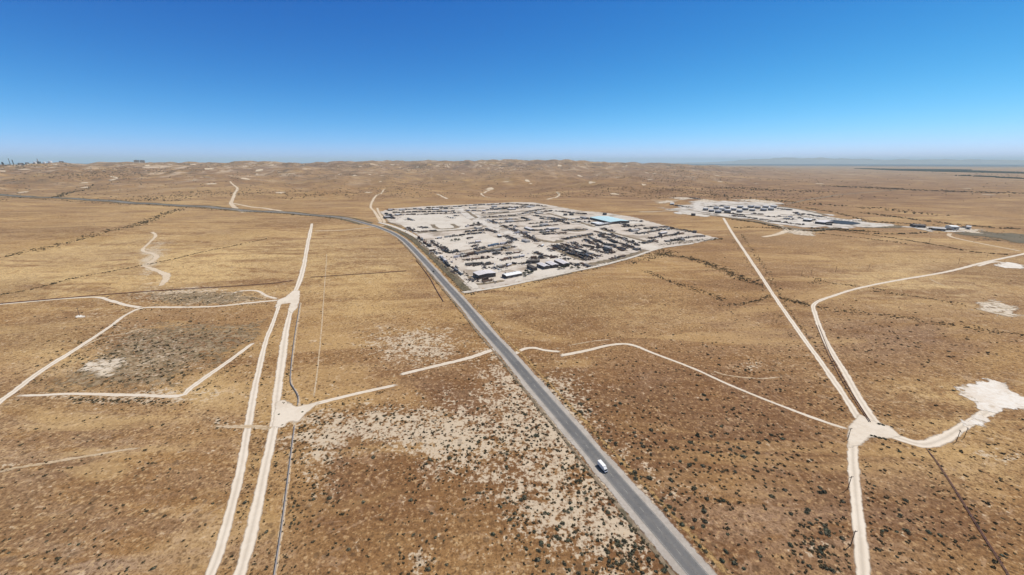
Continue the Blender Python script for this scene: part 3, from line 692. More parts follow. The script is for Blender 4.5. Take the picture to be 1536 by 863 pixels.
# ------------------------------------------------------------------ shrubs
def leaf_cloud(n, seed, flat=0.75, leaf=0.34, core=True, spread=1.0):
    """triangles of a small bush of radius 1 standing on z=0: ragged leaf clumps round a twiggy heart"""
    R = np.random.RandomState(seed); T = []
    lob = [(R.uniform(-0.35, 0.35), R.uniform(-0.35, 0.35), R.uniform(0.55, 0.8)) for _ in range(4)]
    for k in range(n):
        lx, ly, lr = lob[R.randint(4)]
        d = R.normal(size=3); d /= np.linalg.norm(d); d[2] = abs(d[2]) * 0.9 + 0.02
        c = np.array([lx, ly, 0]) + d * lr * R.uniform(0.55, 1.0) * spread
        c[2] *= flat * 1.15
        s = leaf * R.uniform(0.6, 1.25)
        e = R.normal(size=3); e /= np.linalg.norm(e); f = np.cross(e, R.normal(size=3)); f /= np.linalg.norm(f)
        T.append([c - e * s * 0.6 - f * s * 0.3, c + e * s * 0.6 - f * s * 0.3, c + f * s * 0.75])
    if core:
        m = 7
        for k in range(m):
            a, b = 2 * PI * k / m, 2 * PI * (k + 1) / m
            ra, rb = 0.62 * (1 + 0.2 * math.sin(3 * a + seed)), 0.62 * (1 + 0.2 * math.sin(3 * b + seed))
            p0, p1 = np.array([ra * math.cos(a), ra * math.sin(a), -0.1]), np.array([rb * math.cos(b), rb * math.sin(b), -0.1])
            q0, q1 = p0 * 0.62 + [0, 0, 0.5 * flat + .04], p1 * 0.62 + [0, 0, 0.5 * flat + .04]
            T += [[p0, p1, q1], [p0, q1, q0], [q0, q1, np.array([0, 0, 0.72 * flat])]]
    return np.array(T)

DENS = [(1060, 650, 240, 140, .0046), (1380, 510, 170, 42, .0045), (1400, 800, 170, 90, .0030), (1230, 790, 130, 100, .0016), (100, 700, 170, 80, .0011), (120, 850, 220, 50, .0013),
        (1150, 470, 90, 45, .0030), (300, 480, 90, 40, .003), (215, 535, 120, 42, .0120), (320, 490, 70, 25, .009), (295, 447, 80, 9, .05), (990, 500, 200, 50, .0006), (480, 680, 40, 80, .004), (1000, 560, 160, 40, .0014),
        (1100, 410, 60, 20, .006), (1500, 355, 90, 9, .02), (1325, 341, 35, 3, .02), (620, 745, 150, 90, .0010), (1310, 560, 50, 80, .0010), (850, 500, 120, 40, .0006)]
def density(px, py):
    d = 1.8 * gaussfield(px, py, DENS) + 0.0300 * np.clip(gaussfield(px, py, BARE), 0, 1.1) * (py > 470)
    d = d + np.where(py > 300, 0.00040 + 0.00060 * sst(py, 430, 640), 0.00012)
    return d

PX, PY, RAD, TONE = [], [], [], []
def scatter_field():
    N = 600000
    x = RS.uniform(-420, 1960, N); y = 290 + (1080 - 290) * RS.uniform(0, 1, N) ** 1.0
    area = 2380 * 790 / N
    g = gpa(x, y)
    cl = fbm(g[:, 0] / 16, g[:, 1] / 16, 3, 61)
    d = density(x, y) * (0.6 + 1.0 * sst(cl, -0.2, 0.3))
    k = RS.uniform(0, 1, N) < d * area
    x, y, g = x[k], y[k], g[k]
    r = np.clip(np.exp(RS.normal(-0.22, 0.30, len(x))), 0.4, 1.6)
    dist = np.hypot(g[:, 0], g[:, 1])
    r = r * (1 + 0.9 * sst(dist, 350, 1500))
    r = r * (1 + .35 * np.exp(-((x - 215) / 150) ** 2 - ((y - 530) / 50) ** 2))
    r = r * (1 + .32 * np.exp(-((x - 1090) / 260) ** 2 - ((y - 670) / 140) ** 2) + .3 * np.exp(-((x - 1380) / 170) ** 2 - ((y - 510) / 45) ** 2))
    return g, r * .94, RS.uniform(0, 1, len(x))

SLINES = [  # polyline in photo pixels, count, spread in metres, size range
    ([(0, 386), (60, 374), (130, 356), (200, 339), (235, 326), (270, 314)], 420, 13, (0.9, 2.2)),
    ([(0, 443), (60, 431), (120, 416), (200, 401), (260, 389), (330, 373), (400, 358)], 200, 2.5, (0.9, 1.7)),
    ([(985, 381), (1040, 389), (1075, 401), (1110, 416), (1147, 431)], 330, 9, (0.9, 2.1)),
    ([(940, 396), (985, 384), (1010, 378)], 120, 8, (0.9, 2.0)),
    ([(965, 405), (1010, 424), (1060, 440), (1088, 451)], 160, 6, (0.8, 1.7)),
    ([(1085, 459), (1130, 453), (1157, 443)], 90, 3, (0.7, 1.5)),
    ([(1155, 444), (1190, 452), (1226, 461)], 130, 5, (0.8, 1.6)),
    ([(1226, 462), (1290, 469), (1350, 477), (1440, 489), (1536, 505)], 150, 8, (0.7, 1.5)),
    ([(1112, 352), (1145, 400), (1172, 445)], 140, 3, (0.7, 1.4)),
    ([(1092, 350), (1120, 392), (1150, 440)], 50, 3, (0.6, 1.2)),
    ([(1172, 452), (1215, 510), (1262, 575), (1300, 628)], 150, 2.2, (0.5, 1.1)),
    ([(1222, 482), (1236, 520), (1260, 558), (1283, 600)], 60, 1.5, (0.5, 1.0)),
    ([(880, 400), (930, 391), (1000, 374)], 130, 6, (0.9, 2.0)),
    ([(990, 368), (1020, 364), (1050, 361), (1080, 358.5)], 170, 9, (1.2, 2.4)),
    ([(700, 441), (760, 434), (850, 412), (900, 402)], 110, 4, (0.7, 1.5)),
    ([(606, 343), (624, 359), (648, 388), (674, 417), (692, 438)], 210, 2.6, (0.6, 1.3)),
    ([(1260, 346), (1330, 356), (1400, 367), (1460, 378), (1520, 383)], 110, 3, (1.2, 2.2)),
    ([(1300, 320), (1400, 333), (1470, 340), (1560, 346)], 160, 14, (1.4, 2.8)),
    ([(1180, 322), (1260, 330), (1330, 334), (1400, 338)], 110, 10, (1.4, 2.6)),
    ([(1000, 284), (1100, 296), (1180, 303), (1300, 312), (1400, 322)], 190, 40, (2, 4)),
    ([(1220, 343), (1260, 345), (1300, 347)], 110, 12, (1.4, 2.6)),
    ([(1310, 351), (1350, 351), (1390, 349)], 50, 6, (1.4, 2.4)),
    ([(1200, 414), (1230, 419), (1215, 425)], 40, 4, (0.8, 1.4)),
    ([(1238, 424), (1290, 430), (1330, 436)], 50, 3, (0.7, 1.4)),
    ([(1310, 437), (1380, 446), (1440, 456)], 60, 3, (0.7, 1.4)),
    ([(1225, 350), (1300, 358), (1360, 366)], 50, 5, (0.9, 1.9)),
    ([(1240, 279), (1310, 282), (1380, 285.5), (1536, 291)], 260, 60, (3, 5)),
    ([(1080, 283), (1180, 286), (1250, 289)], 120, 60, (2.5, 4.5)),
    ([(1095, 329), (1140, 335), (1170, 342), (1215, 347), (1260, 343)], 190, 7, (1.4, 2.6)),
    ([(1170, 307), (1240, 317), (1300, 331)], 120, 9, (1.4, 2.4)),
    ([(1150, 470), (1190, 510), (1240, 580)], 40, 8, (.6, 1.2)),
    ([(85, 296), (105, 289), (135, 282)], 110, 12, (2, 4)),
    ([(-40, 292), (60, 298.5), (200, 307), (340, 315.5), (440, 322), (520, 331)], 420, 9, (0.9, 2.4)),
    ([(380, 440), (420, 436), (480, 440)], 30, 4, (0.6, 1.2)),
    ([(1105, 342), (1140, 341), (1180, 345)], 50, 6, (1.2, 2.2)),
    ([(165, 455), (210, 464), (300, 463), (400, 455)], 70, 2.5, (0.5, 1.2)),
    ([(110, 600), (200, 603), (280, 606)], 95, 3, (0.6, 1.4)),
    ([(20, 590), (110, 540), (165, 505)], 60, 3.5, (0.5, 1.2)),
    ([(300, 585), (350, 545), (390, 515)], 40, 1.6, (0.4, 0.9)),
    ([(345, 750), (372, 640), (392, 560), (412, 490)], 110, 3.5, (0.4, 0.85)),
    ([(345, 860), (372, 740), (388, 660)], 75, 2.6, (0.4, 0.85)),
    ([(405, 720), (422, 640), (434, 540)], 40, 0.8, (0.45, 0.9)),
    ([(455, 640), (450, 700), (438, 790), (425, 863)], 60, 2.6, (0.45, 1.0)),
    ([(425, 560), (428, 600), (440, 612)], 24, 1.6, (0.45, 0.8)),
    ([(378, 860), (392, 790), (405, 730)], 26, 0.7, (0.45, 0.85)),
    ([(480, 610), (560, 592), (640, 560), (720, 538)], 60, 1.5, (0.4, 0.9)),
    ([(1295, 690), (1300, 760), (1310, 860)], 40, 2.0, (0.5, 1.1)),
    ([(1275, 700), (1272, 770), (1278, 860)], 26, 1.6, (0.5, 1.0)),
    ([(1420, 640), (1450, 628), (1480, 612)], 22, 2.2, (0.5, 0.9)),
    ([(1380, 680), (1420, 740), (1470, 820)], 26, 2.5, (0.5, 1.1)),
]
def scatter_lines():
    g, r = [], []
    for off, n, sp, a, b in ((-10.3, 330, .7, .5, 1.15), (10.6, 90, .9, .5, 1.2), (13.0, 110, 1.6, .5, 1.3)):
        q = offset_line(VR, off)[RS.randint(0, len(VR), n)] + RS.normal(size=(n, 2)) * sp * .7 + RS.uniform(-2, 2, (n, 1)) * (VR[9] - VR[8])[None]
        g.append(np.stack([q[:, 0], q[:, 1], terrain(q[:, 0], q[:, 1])], 1)); r.append(RS.uniform(a, b, n))
    q = offset_line(HR, 19.5)[RS.randint(0, len(HR), 620)] + RS.normal(size=(620, 2)) * 2.8
    g.append(np.stack([q[:, 0], q[:, 1], terrain(q[:, 0], q[:, 1])], 1)); r.append(RS.uniform(.6, 1.7, 620))
    for pts, n, sp, (a, b) in SLINES:
        L = world_line(pts, 2.0); n = int(n * 1.5)
        k = RS.randint(0, len(L), n)
        q = L[k] + RS.normal(size=(n, 2)) * sp * 0.7
        g.append(np.stack([q[:, 0], q[:, 1], terrain(q[:, 0], q[:, 1])], 1)); r.append(RS.uniform(a, b, n) * RS.uniform(0.6, 1.0, n) * (1.05 + .45 * sst(np.hypot(q[:, 0], q[:, 1]), 450, 1500)))
    return np.concatenate(g), np.concatenate(r)

BIG = [(952, 709, 1.9), (962, 716, 1.3), (968, 733, 1.5), (1024, 788, 2.1), (1005, 761, 1.3), (1012, 765, 1.2), (935, 690, 1.3), (1084, 842, 2.0), (1101, 845, 1.8), (1115, 853, 1.3), (1050, 820, 1.3),
       (898, 657, 1.2), (905, 660, 1.0), (1137, 829, 1.2), (1140, 835, 1.2), (1307, 653.5, 1.6), (1313, 655, 1.5), (1320, 657, 1.6), (1327, 659, 1.4), (1319, 636.5, 1.5), (1325, 638, 1.4), (1324, 667, 1.3), (1332, 671, 1.3),
       (1350, 678, 1.4), (1311, 729, 1.2), (1310, 733, 1.0), (1330, 796, 1.3), (1324, 797, 1.1), (1345, 798, 1.0), (1318, 825, 1.3), (1346, 836, 1.1), (1388, 809, 1.1), (1430, 586, 1.6), (1333, 623, 1.3), (1464, 774, 1.0),
       (1468, 790, 1.1), (1502, 833, 1.3), (1509, 832, 1.2), (1413, 700, 1.1), (1475, 752, 1.0), (1225, 780, 1.0), (1205, 844, 1.2), (1214, 850, 1.2), (418, 622, 1.1), (454, 618, 1.2), (440, 760, 1.1), (441, 780, 1.0),
       (255, 704, 1.0), (448, 740, 0.9), (620, 802, 1.1), (640, 812, 0.9), (765, 780, 1.5), (840, 790, 1.4), (822, 806, 1.2), (880, 748, 1.2), (915, 757, 1.3), (945, 790, 1.4), (985, 835, 1.4), (1000, 850, 1.3), (890, 820, 0.9),
       (1130, 705, 1.1), (1148, 725, 1.0), (1395, 675, 1.0), (1080, 720, 1.0), (1011, 704, 0.9), (815, 572, 1.1), (822, 580, 1.2), (829, 590, 1.2), (840, 598, 1.1), (848, 606, 1.1), (190, 856, 1.0), (118, 817, .9), (104, 817, 0.9), (70, 812, 0.9), (13, 830, .9), (14, 809, .9)]
gf, rf, _ = scatter_field()
gl, rl = scatter_lines()
bg = gpa([b[0] for b in BIG], [b[1] for b in BIG]); br = np.array([b[2] for b in BIG]) * 0.92
GA = np.concatenate([gf, gl, bg]); RA = np.concatenate([rf, rl, br]); isbig = np.concatenate([np.zeros(len(gf) + len(gl), bool), np.ones(len(bg), bool)])

isline = np.zeros(len(GA), bool); isline[len(gf):] = True
def clear_of(GA, RA):
    ok = np.ones(len(GA), bool)
    # asphalt and tracks stay clear
    S = RL[::2]
    def near(L, rad):
        cell = 16.0
        key = {}
        for i, p in enumerate(L): key.setdefault((int(p[0] // cell), int(p[1] // cell)), []).append(p)
        for i in range(len(GA)):
            if not ok[i]: continue
            cx, cy = int(GA[i, 0] // cell), int(GA[i, 1] // cell)
            lim = rad + RA[i] * 0.6
            for ax in (-1, 0, 1):
                for ay in (-1, 0, 1):
                    for p in key.get((cx + ax, cy + ay), ()):
                        if (p[0] - GA[i, 0]) ** 2 + (p[1] - GA[i, 1]) ** 2 < lim * lim: ok[i] = False; break
    near(RL, 8.6)
    for pts, w, m, lb in TR:
        if m == 'dirt': near(world_line(pts, 2.5), np.mean(w) * 0.55)
    P = gpa([p[0] for p in YARD], [p[1] for p in YARD])[:, :2]
    ok &= (seg_dist(GA[:, 0], GA[:, 1], P) < -2) | isline
    for poly in ([(1434, 586), (1480, 570), (1536, 596), (1536, 614), (1485, 622), (1448, 640), (1472, 614)], [(1272, 640), (1290, 622), (1335, 640), (1352, 655), (1305, 655), (1290, 668)], [(408, 640), (414, 604), (446, 610), (480, 604), (446, 634)]):
        P = gpa([p[0] for p in poly], [p[1] for p in poly])[:, :2]
        ok &= seg_dist(GA[:, 0], GA[:, 1], P) < 0
    return ok
strip = np.zeros(len(GA), bool)
ok = clear_of(GA, RA) | isbig
GA, RA, isbig = GA[ok], RA[ok], isbig[ok]
qx, qy = proj(GA[:, 0], GA[:, 1], GA[:, 2])
infr = (qx > 2) & (qx < 1534) & (qy > 0) & (qy < 861)
size = RA / np.linalg.norm(GA - [0, 0, H], axis=1)
score = np.where(infr, size, -1) + isbig * 1.0
order = np.argsort(-score)
top = order[:296]; rest = order[296:]

LAND = [(897, 697, 'the white truck', 60), (1273, 652, 'the utility pole at the dirt junction', 50), (1272, 733, 'the middle utility pole by the dirt track', 50), (1275, 818, 'the lowest utility pole by the dirt track', 50),
        (1434, 662, 'the utility pole right of the dirt junction', 50), (1500, 600, 'the white clay pad', 70), (1320, 648, 'the pale junction at right', 40), (418, 622, 'the pale junction at left', 50), (447, 605, 'the bend of the grey pipeline', 50),
        (425, 780, 'the lower grey pipeline', 60), (1470, 800, 'the rust red pipelines', 60), (735, 526, 'the dirt track mouth on the road', 50), (597, 570, 'the broken dirt track', 60), (150, 550, 'the bare patch at left', 80), (270, 594, 'the corner of the left scrub field', 60),
        (1047, 860, 'the foot of the asphalt road', 60), (980, 785, 'the asphalt road below the truck', 60), (830, 612, 'the asphalt road above the truck', 60), (345, 765, 'the left dirt track', 60), (640, 780, 'the brown mid field', 120), (1100, 650, 'the brown right field', 140),
        (1160, 800, 'the brown lower right field', 120), (150, 760, 'the lower left field', 150), (700, 650, 'the pale field left of the road', 80), (880, 790, 'the pale lower field left of the road', 80), (1400, 520, 'the grey field at far right', 120), (1180, 480, 'the straight dirt track', 80), (1295, 800, 'the lower dirt track at right', 50)]
protos = []
for k in range(8):
    T = leaf_cloud(150, 200 + k, flat=0.62 + 0.05 * (k % 4), leaf=0.27)
    co = T.reshape(-1, 3); fa = np.arange(len(co)).reshape(-1, 3)
    protos.append(raw_mesh('shrub', co, fa, [M['greenleaf'] if k in (2, 6) else M['shrub']]))
cells = {}
for i in top:
    best = min(range(len(LAND)), key=lambda j: math.hypot(qx[i] - LAND[j][0], qy[i] - LAND[j][1]) / LAND[j][3])
    dx, dy = qx[i] - LAND[best][0], (qy[i] - LAND[best][1]) * 1.3
    side = ('right of' if dx > 0 else 'left of') if abs(dx) > abs(dy) else ('below' if dy > 0 else 'above')
    cells.setdefault((best, side), []).append((math.hypot(dx, dy), i))
for (best, side), lst in cells.items():
    lst.sort()
    for rank, (_, i) in enumerate(lst):
        pk = rnd.randrange(8)
        o = bpy.data.objects.new('shrub', protos[pk])
        C.objects.link(o)
        r = float(RA[i]) * .92
        o.location = (GA[i, 0], GA[i, 1], GA[i, 2] - 0.03 * r)
        o.scale = (r * rnd.uniform(.85, 1.2), r * rnd.uniform(.85, 1.2), r * rnd.uniform(0.85, 1.25)); o.rotation_euler = (0, 0, rnd.uniform(0, 6.28))
        sz = 'big' if r > 1.35 else ('middling' if r > 1.0 else 'small')
        tone = 'green' if pk in (2, 6) else 'dark olive'
        rk = 'nearest' if rank == 0 else (ORD[rank] if rank < 20 else 'farthest') + ' nearest'
        tag(o, f'{sz} {tone} shrub, {rk} {side} {LAND[best][2]}', 'shrub', 'larger desert shrubs scattered over the fields')

def scrub_mass(idx):
    P = [leaf_cloud(20, 300 + k, flat=0.62, leaf=0.46) for k in range(6)]
    co, tone = [], []
    which = RS.randint(0, 6, len(idx))
    tn = RS.uniform(0, 1, len(idx)); an = RS.uniform(0, 6.28, len(idx)); hz = RS.uniform(0.8, 1.25, len(idx))
    for k in range(6):
        s = idx[which == k]; m = which == k
        if not len(s): continue
        ca, sa = np.cos(an[m]), np.sin(an[m])
        T = P[k].reshape(-1, 3); r = RA[s][:, None]
        x = (T[None, :, 0] * ca[:, None] - T[None, :, 1] * sa[:, None]) * r + GA[s, 0][:, None]
        y = (T[None, :, 0] * sa[:, None] + T[None, :, 1] * ca[:, None]) * r + GA[s, 1][:, None]
        z = T[None, :, 2] * r * hz[m][:, None] + GA[s, 2][:, None]
        co.append(np.stack([x, y, z], -1).reshape(-1, 3)); tone.append(np.repeat(tn[m], T.shape[0]))
    co = np.concatenate(co); tone = np.concatenate(tone)
    me = raw_mesh('scrub', co, np.arange(len(co)).reshape(-1, 3), [M['scrub']], {'tone': tone})
    tag(link(bpy.data.objects.new('scrub', me)), 'small dark desert scrub dotted over the plain', kind='stuff')
def hill_scrub():
    n = 16000
    x = RS.uniform(-60, 1600, n); y = 246 + 56 * RS.uniform(0, 1, n) ** 1.25
    q = gpa(x, y); d = np.hypot(q[:, 0], q[:, 1])
    hc = np.interp(np.arctan2(q[:, 0], q[:, 1]), AZT, HCT)
    keep = (RS.uniform(0, 1, n) < (0.12 + 0.88 * sst(fbm(q[:, 0] / 520, q[:, 1] / 700, 4, 131), 0.0, 0.22)) * np.clip(.25 + hc / 120, 0, 1)) & (d > 2000) & (d < 12000)
    return q[keep], RS.uniform(1.2, 3.0, keep.sum()) * (1 + d[keep] / 3800)
hg, hr = hill_scrub()
k0 = len(GA); GA = np.concatenate([GA, hg]); RA = np.concatenate([RA, hr]); rest = np.concatenate([rest, np.arange(k0, len(GA))])
scrub_mass(rest)

def worn_pads():
    R = np.random.RandomState(5); co, q = [], []
    n = 130; x = R.uniform(0, 1536, n); y = 247 + 46 * R.uniform(0, 1, n) ** 2.2
    g = gpa(x, y); keep = R.uniform(0, 1, n) < np.where(x > 1250, .3, .9)
    ed = []
    for p in g[keep]:
        w = R.uniform(7, 24) * (1 + np.hypot(p[0], p[1]) / 9000); l = w * R.uniform(.8, 2.4); t = R.uniform(-.5, .5); k0 = len(co); m = 10
        co.append((p[0], p[1], float(lift(p[0], p[1], .12)))); ed.append(1.0)
        for f, e_ in ((.6, .8), (1.0, 0.0)):
            for k in range(m):
                a = 2 * PI * k / m; rr = R.uniform(.6, 1.2) * f; X = math.cos(a) * w * rr; Y = math.sin(a) * l * rr
                X, Y = X * math.cos(t) - Y * math.sin(t) + p[0], X * math.sin(t) + Y * math.cos(t) + p[1]
                co.append((X, Y, float(lift(X, Y, .12)))); ed.append(e_)
        for k in range(m):
            b = (k + 1) % m
            q += [(k0, k0 + 1 + k, k0 + 1 + b), (k0 + 1 + k, k0 + 1 + m + k, k0 + 1 + m + b), (k0 + 1 + k, k0 + 1 + m + b, k0 + 1 + b)]
    me = raw_mesh('worn_ground', co, np.array(q), [M['dirt_far']], {'edge': np.array(ed), 'across': np.full(len(co), .8)}, smooth=True)
    tag(link(bpy.data.objects.new('worn_ground', me)), 'pale worn patches on the far hills', kind='structure')
worn_pads()
print('shrubs', len(GA), 'mass', len(rest))
#==PART3==

# ------------------------------------------------------------------ buildings
def building(name, label, A, B, Cc, h, roof, wall, gable=0.0, doors=1, windows=3, group=None, base_up=0.0):
    """A, B: photo pixels of the long front foot, Cc: a third foot corner next to B. Wall, roof, doors, windows are parts."""
    a, b, c = (Vector(gp(*p)).to_2d() for p in (A, B, Cc))
    e = b - a; L = e.length; e.normalize(); n = Vector((-e.y, e.x)); D = (c - b).dot(n)
    if D < 0: n = -n; D = -D
    D = max(D, 4.0)
    o3 = [a, b, b + n * D, a + n * D]
    z0 = min(float(terrain(p.x, p.y)) for p in o3) + base_up - 0.4
    t = empty(name, (a.x, a.y, z0))
    ang = math.atan2(e.y, e.x)
    flip = 1 if Vector((-e.y, e.x)).dot(n) > 0 else -1
    t.rotation_euler = (0, 0, ang)
    tag(t, label, 'building', group)
    y0, y1 = (0, D) if flip > 0 else (-D, 0)
    hh = h + 0.6
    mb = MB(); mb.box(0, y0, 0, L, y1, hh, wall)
    if gable:
        ym = (y0 + y1) / 2
        for x in (0.0, L - 0.3):
            mb.add([(x, y0, hh), (x, y1, hh), (x, ym, hh + gable), (x + .3, y0, hh), (x + .3, y1, hh), (x + .3, ym, hh + gable)], [(0, 1, 2), (3, 5, 4), (0, 2, 5, 3), (1, 4, 5, 2), (0, 3, 4, 1)], wall)
    mb.build('wall', t)
    rb = MB(); ov = 0.5
    if gable:
        ym = (y0 + y1) / 2
        for s in (0, 1):
            ya = y0 - ov if s == 0 else y1 + ov
            za = hh - 0.02
            rb.add([(-ov, ya, za), (L + ov, ya, za), (L + ov, ym, hh + gable + .12), (-ov, ym, hh + gable + .12),
                    (-ov, ya, za + .22), (L + ov, ya, za + .22), (L + ov, ym, hh + gable + .36), (-ov, ym, hh + gable + .36)],
                   [(0, 1, 2, 3), (7, 6, 5, 4), (0, 4, 5, 1), (1, 5, 6, 2), (2, 6, 7, 3), (3, 7, 4, 0)], roof)
        for k in range(int(L / 6)):
            rb.box(k * 6 + 2.6, ym - 0.35, hh + gable + .3, k * 6 + 3.4, ym + 0.35, hh + gable + .62, roof)
    else:
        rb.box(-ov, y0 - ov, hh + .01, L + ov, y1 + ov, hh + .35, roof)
        for k in range(max(1, int(L / 9))):
            rb.box(k * 9 + 3, (y0 + y1) / 2 - .7, hh + .34, k * 9 + 4.6, (y0 + y1) / 2 + .7, hh + 1.1, M['greysteel'])
    rb.build('roof', t)
    f = y0 if flip > 0 else y1; s = -1 if flip > 0 else 1
    for k in range(doors):
        x = L * (k + 0.5) / doors
        d = MB(); w = min(4.2, L / (doors + 1)); d.box(x - w / 2, min(f, f + s * .08), 0.3, x + w / 2, max(f, f + s * .08), min(h * .75, 4.5), M['greysteel'])
        d.build('door', t)
    for k in range(windows):
        x = L * (k + 0.5) / windows + min(3.4, L / (2 * windows + .1))
        if x > L - 1: continue
        d = MB(); d.box(x - .7, min(f, f + s * .06), h * .5, x + .7, max(f, f + s * .06), h * .5 + 1.1, M['glass']); d.build('window', t)
    return t

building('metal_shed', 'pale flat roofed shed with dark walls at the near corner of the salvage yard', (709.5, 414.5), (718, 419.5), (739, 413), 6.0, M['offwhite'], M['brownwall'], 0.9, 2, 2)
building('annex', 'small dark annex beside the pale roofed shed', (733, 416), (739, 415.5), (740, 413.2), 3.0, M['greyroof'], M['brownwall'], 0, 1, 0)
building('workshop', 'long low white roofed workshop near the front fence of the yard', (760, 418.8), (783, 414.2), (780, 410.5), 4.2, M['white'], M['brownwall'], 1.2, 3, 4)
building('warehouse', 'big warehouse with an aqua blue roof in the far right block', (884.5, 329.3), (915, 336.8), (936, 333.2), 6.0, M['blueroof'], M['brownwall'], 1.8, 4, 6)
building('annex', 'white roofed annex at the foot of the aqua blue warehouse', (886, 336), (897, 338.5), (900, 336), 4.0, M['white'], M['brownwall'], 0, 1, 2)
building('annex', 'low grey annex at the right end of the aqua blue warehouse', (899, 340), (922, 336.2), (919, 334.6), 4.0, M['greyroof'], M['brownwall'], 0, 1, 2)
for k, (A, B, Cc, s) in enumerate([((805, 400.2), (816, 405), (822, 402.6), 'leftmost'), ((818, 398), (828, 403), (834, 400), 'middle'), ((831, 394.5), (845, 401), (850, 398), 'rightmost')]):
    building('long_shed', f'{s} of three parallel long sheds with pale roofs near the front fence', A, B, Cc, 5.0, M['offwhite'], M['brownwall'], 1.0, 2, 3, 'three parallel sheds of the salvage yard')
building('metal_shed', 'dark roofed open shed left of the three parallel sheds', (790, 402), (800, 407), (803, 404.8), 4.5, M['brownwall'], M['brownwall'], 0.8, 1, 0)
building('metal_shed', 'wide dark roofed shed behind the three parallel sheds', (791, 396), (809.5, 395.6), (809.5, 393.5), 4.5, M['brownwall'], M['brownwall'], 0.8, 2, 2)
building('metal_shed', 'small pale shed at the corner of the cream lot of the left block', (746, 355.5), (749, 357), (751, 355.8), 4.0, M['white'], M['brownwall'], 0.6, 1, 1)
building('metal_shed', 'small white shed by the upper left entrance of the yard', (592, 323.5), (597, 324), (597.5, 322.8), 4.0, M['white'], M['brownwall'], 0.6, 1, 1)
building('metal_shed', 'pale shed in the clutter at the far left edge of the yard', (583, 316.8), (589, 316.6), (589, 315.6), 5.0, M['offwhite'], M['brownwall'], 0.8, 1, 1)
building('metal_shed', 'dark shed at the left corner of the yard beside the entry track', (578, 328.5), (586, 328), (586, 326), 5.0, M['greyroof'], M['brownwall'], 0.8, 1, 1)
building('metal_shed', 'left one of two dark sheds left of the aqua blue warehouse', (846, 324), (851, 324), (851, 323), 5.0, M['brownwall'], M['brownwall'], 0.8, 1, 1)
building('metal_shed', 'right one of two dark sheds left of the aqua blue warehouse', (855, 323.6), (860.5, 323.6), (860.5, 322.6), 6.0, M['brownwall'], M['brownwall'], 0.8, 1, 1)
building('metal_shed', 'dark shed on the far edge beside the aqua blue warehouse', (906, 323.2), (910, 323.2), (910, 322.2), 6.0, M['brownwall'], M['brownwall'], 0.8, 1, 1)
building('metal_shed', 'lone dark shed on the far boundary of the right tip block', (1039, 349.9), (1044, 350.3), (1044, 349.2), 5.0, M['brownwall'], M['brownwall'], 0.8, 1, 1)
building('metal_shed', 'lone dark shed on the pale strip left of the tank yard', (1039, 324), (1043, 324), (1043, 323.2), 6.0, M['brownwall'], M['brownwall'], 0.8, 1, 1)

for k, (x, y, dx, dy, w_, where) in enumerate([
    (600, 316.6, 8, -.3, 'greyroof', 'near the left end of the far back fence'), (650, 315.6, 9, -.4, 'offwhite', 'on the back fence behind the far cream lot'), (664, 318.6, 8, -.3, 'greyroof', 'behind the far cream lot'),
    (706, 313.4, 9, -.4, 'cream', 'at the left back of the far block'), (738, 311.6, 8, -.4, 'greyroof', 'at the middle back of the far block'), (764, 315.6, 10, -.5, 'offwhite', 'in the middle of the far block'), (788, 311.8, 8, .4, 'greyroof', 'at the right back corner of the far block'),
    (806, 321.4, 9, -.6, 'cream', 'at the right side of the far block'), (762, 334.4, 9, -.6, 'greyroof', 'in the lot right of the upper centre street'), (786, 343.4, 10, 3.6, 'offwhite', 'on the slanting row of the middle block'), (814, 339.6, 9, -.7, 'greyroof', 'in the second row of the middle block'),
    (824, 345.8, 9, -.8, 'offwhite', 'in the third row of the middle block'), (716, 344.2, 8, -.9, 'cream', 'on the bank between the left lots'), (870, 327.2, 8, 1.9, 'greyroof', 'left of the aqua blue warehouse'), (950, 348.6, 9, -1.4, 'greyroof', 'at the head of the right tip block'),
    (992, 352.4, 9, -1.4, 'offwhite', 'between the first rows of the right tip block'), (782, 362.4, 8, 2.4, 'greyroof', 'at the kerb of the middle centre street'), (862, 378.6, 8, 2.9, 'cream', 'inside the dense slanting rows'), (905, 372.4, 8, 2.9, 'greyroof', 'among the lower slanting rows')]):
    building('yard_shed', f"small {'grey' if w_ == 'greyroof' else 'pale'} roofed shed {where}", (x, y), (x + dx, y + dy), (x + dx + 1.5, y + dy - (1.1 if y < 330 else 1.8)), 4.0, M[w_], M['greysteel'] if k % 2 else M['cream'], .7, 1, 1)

# ------------------------------------------------------------------ yard goods: one mesh each, copied
def m_pipe_stack(L, W, Hh, mat, seed):
    R = random.Random(seed); m = MB(); r = 0.34
    for x in (-L * .35, 0, L * .35): m.box(x - .15, -W / 2, 0, x + .15, W / 2, .25, M['timber'])
    rows = max(1, int((Hh - .25) / (r * 1.75))); n = max(2, int(W / (2 * r)))
    for j in range(rows):
        for k in range(n - j):
            y = -W / 2 + r + (k + j * .5) * 2 * r
            if y > W / 2 - r: continue
            d = R.uniform(-.4, .4)
            m.cyl((-L / 2 + d, y, .25 + r + j * r * 1.75), (L / 2 + d + R.uniform(-.3, .3), y, .25 + r + j * r * 1.75), r * .97, mat, 6)
    for x in (-L * .4, L * .4):
        for y in (-W / 2 - .08, W / 2 + .08): m.box(x - .08, y - .08, 0, x + .08, y + .08, Hh + .3, M['darksteel'])
    return m.mesh('pipe_stack')
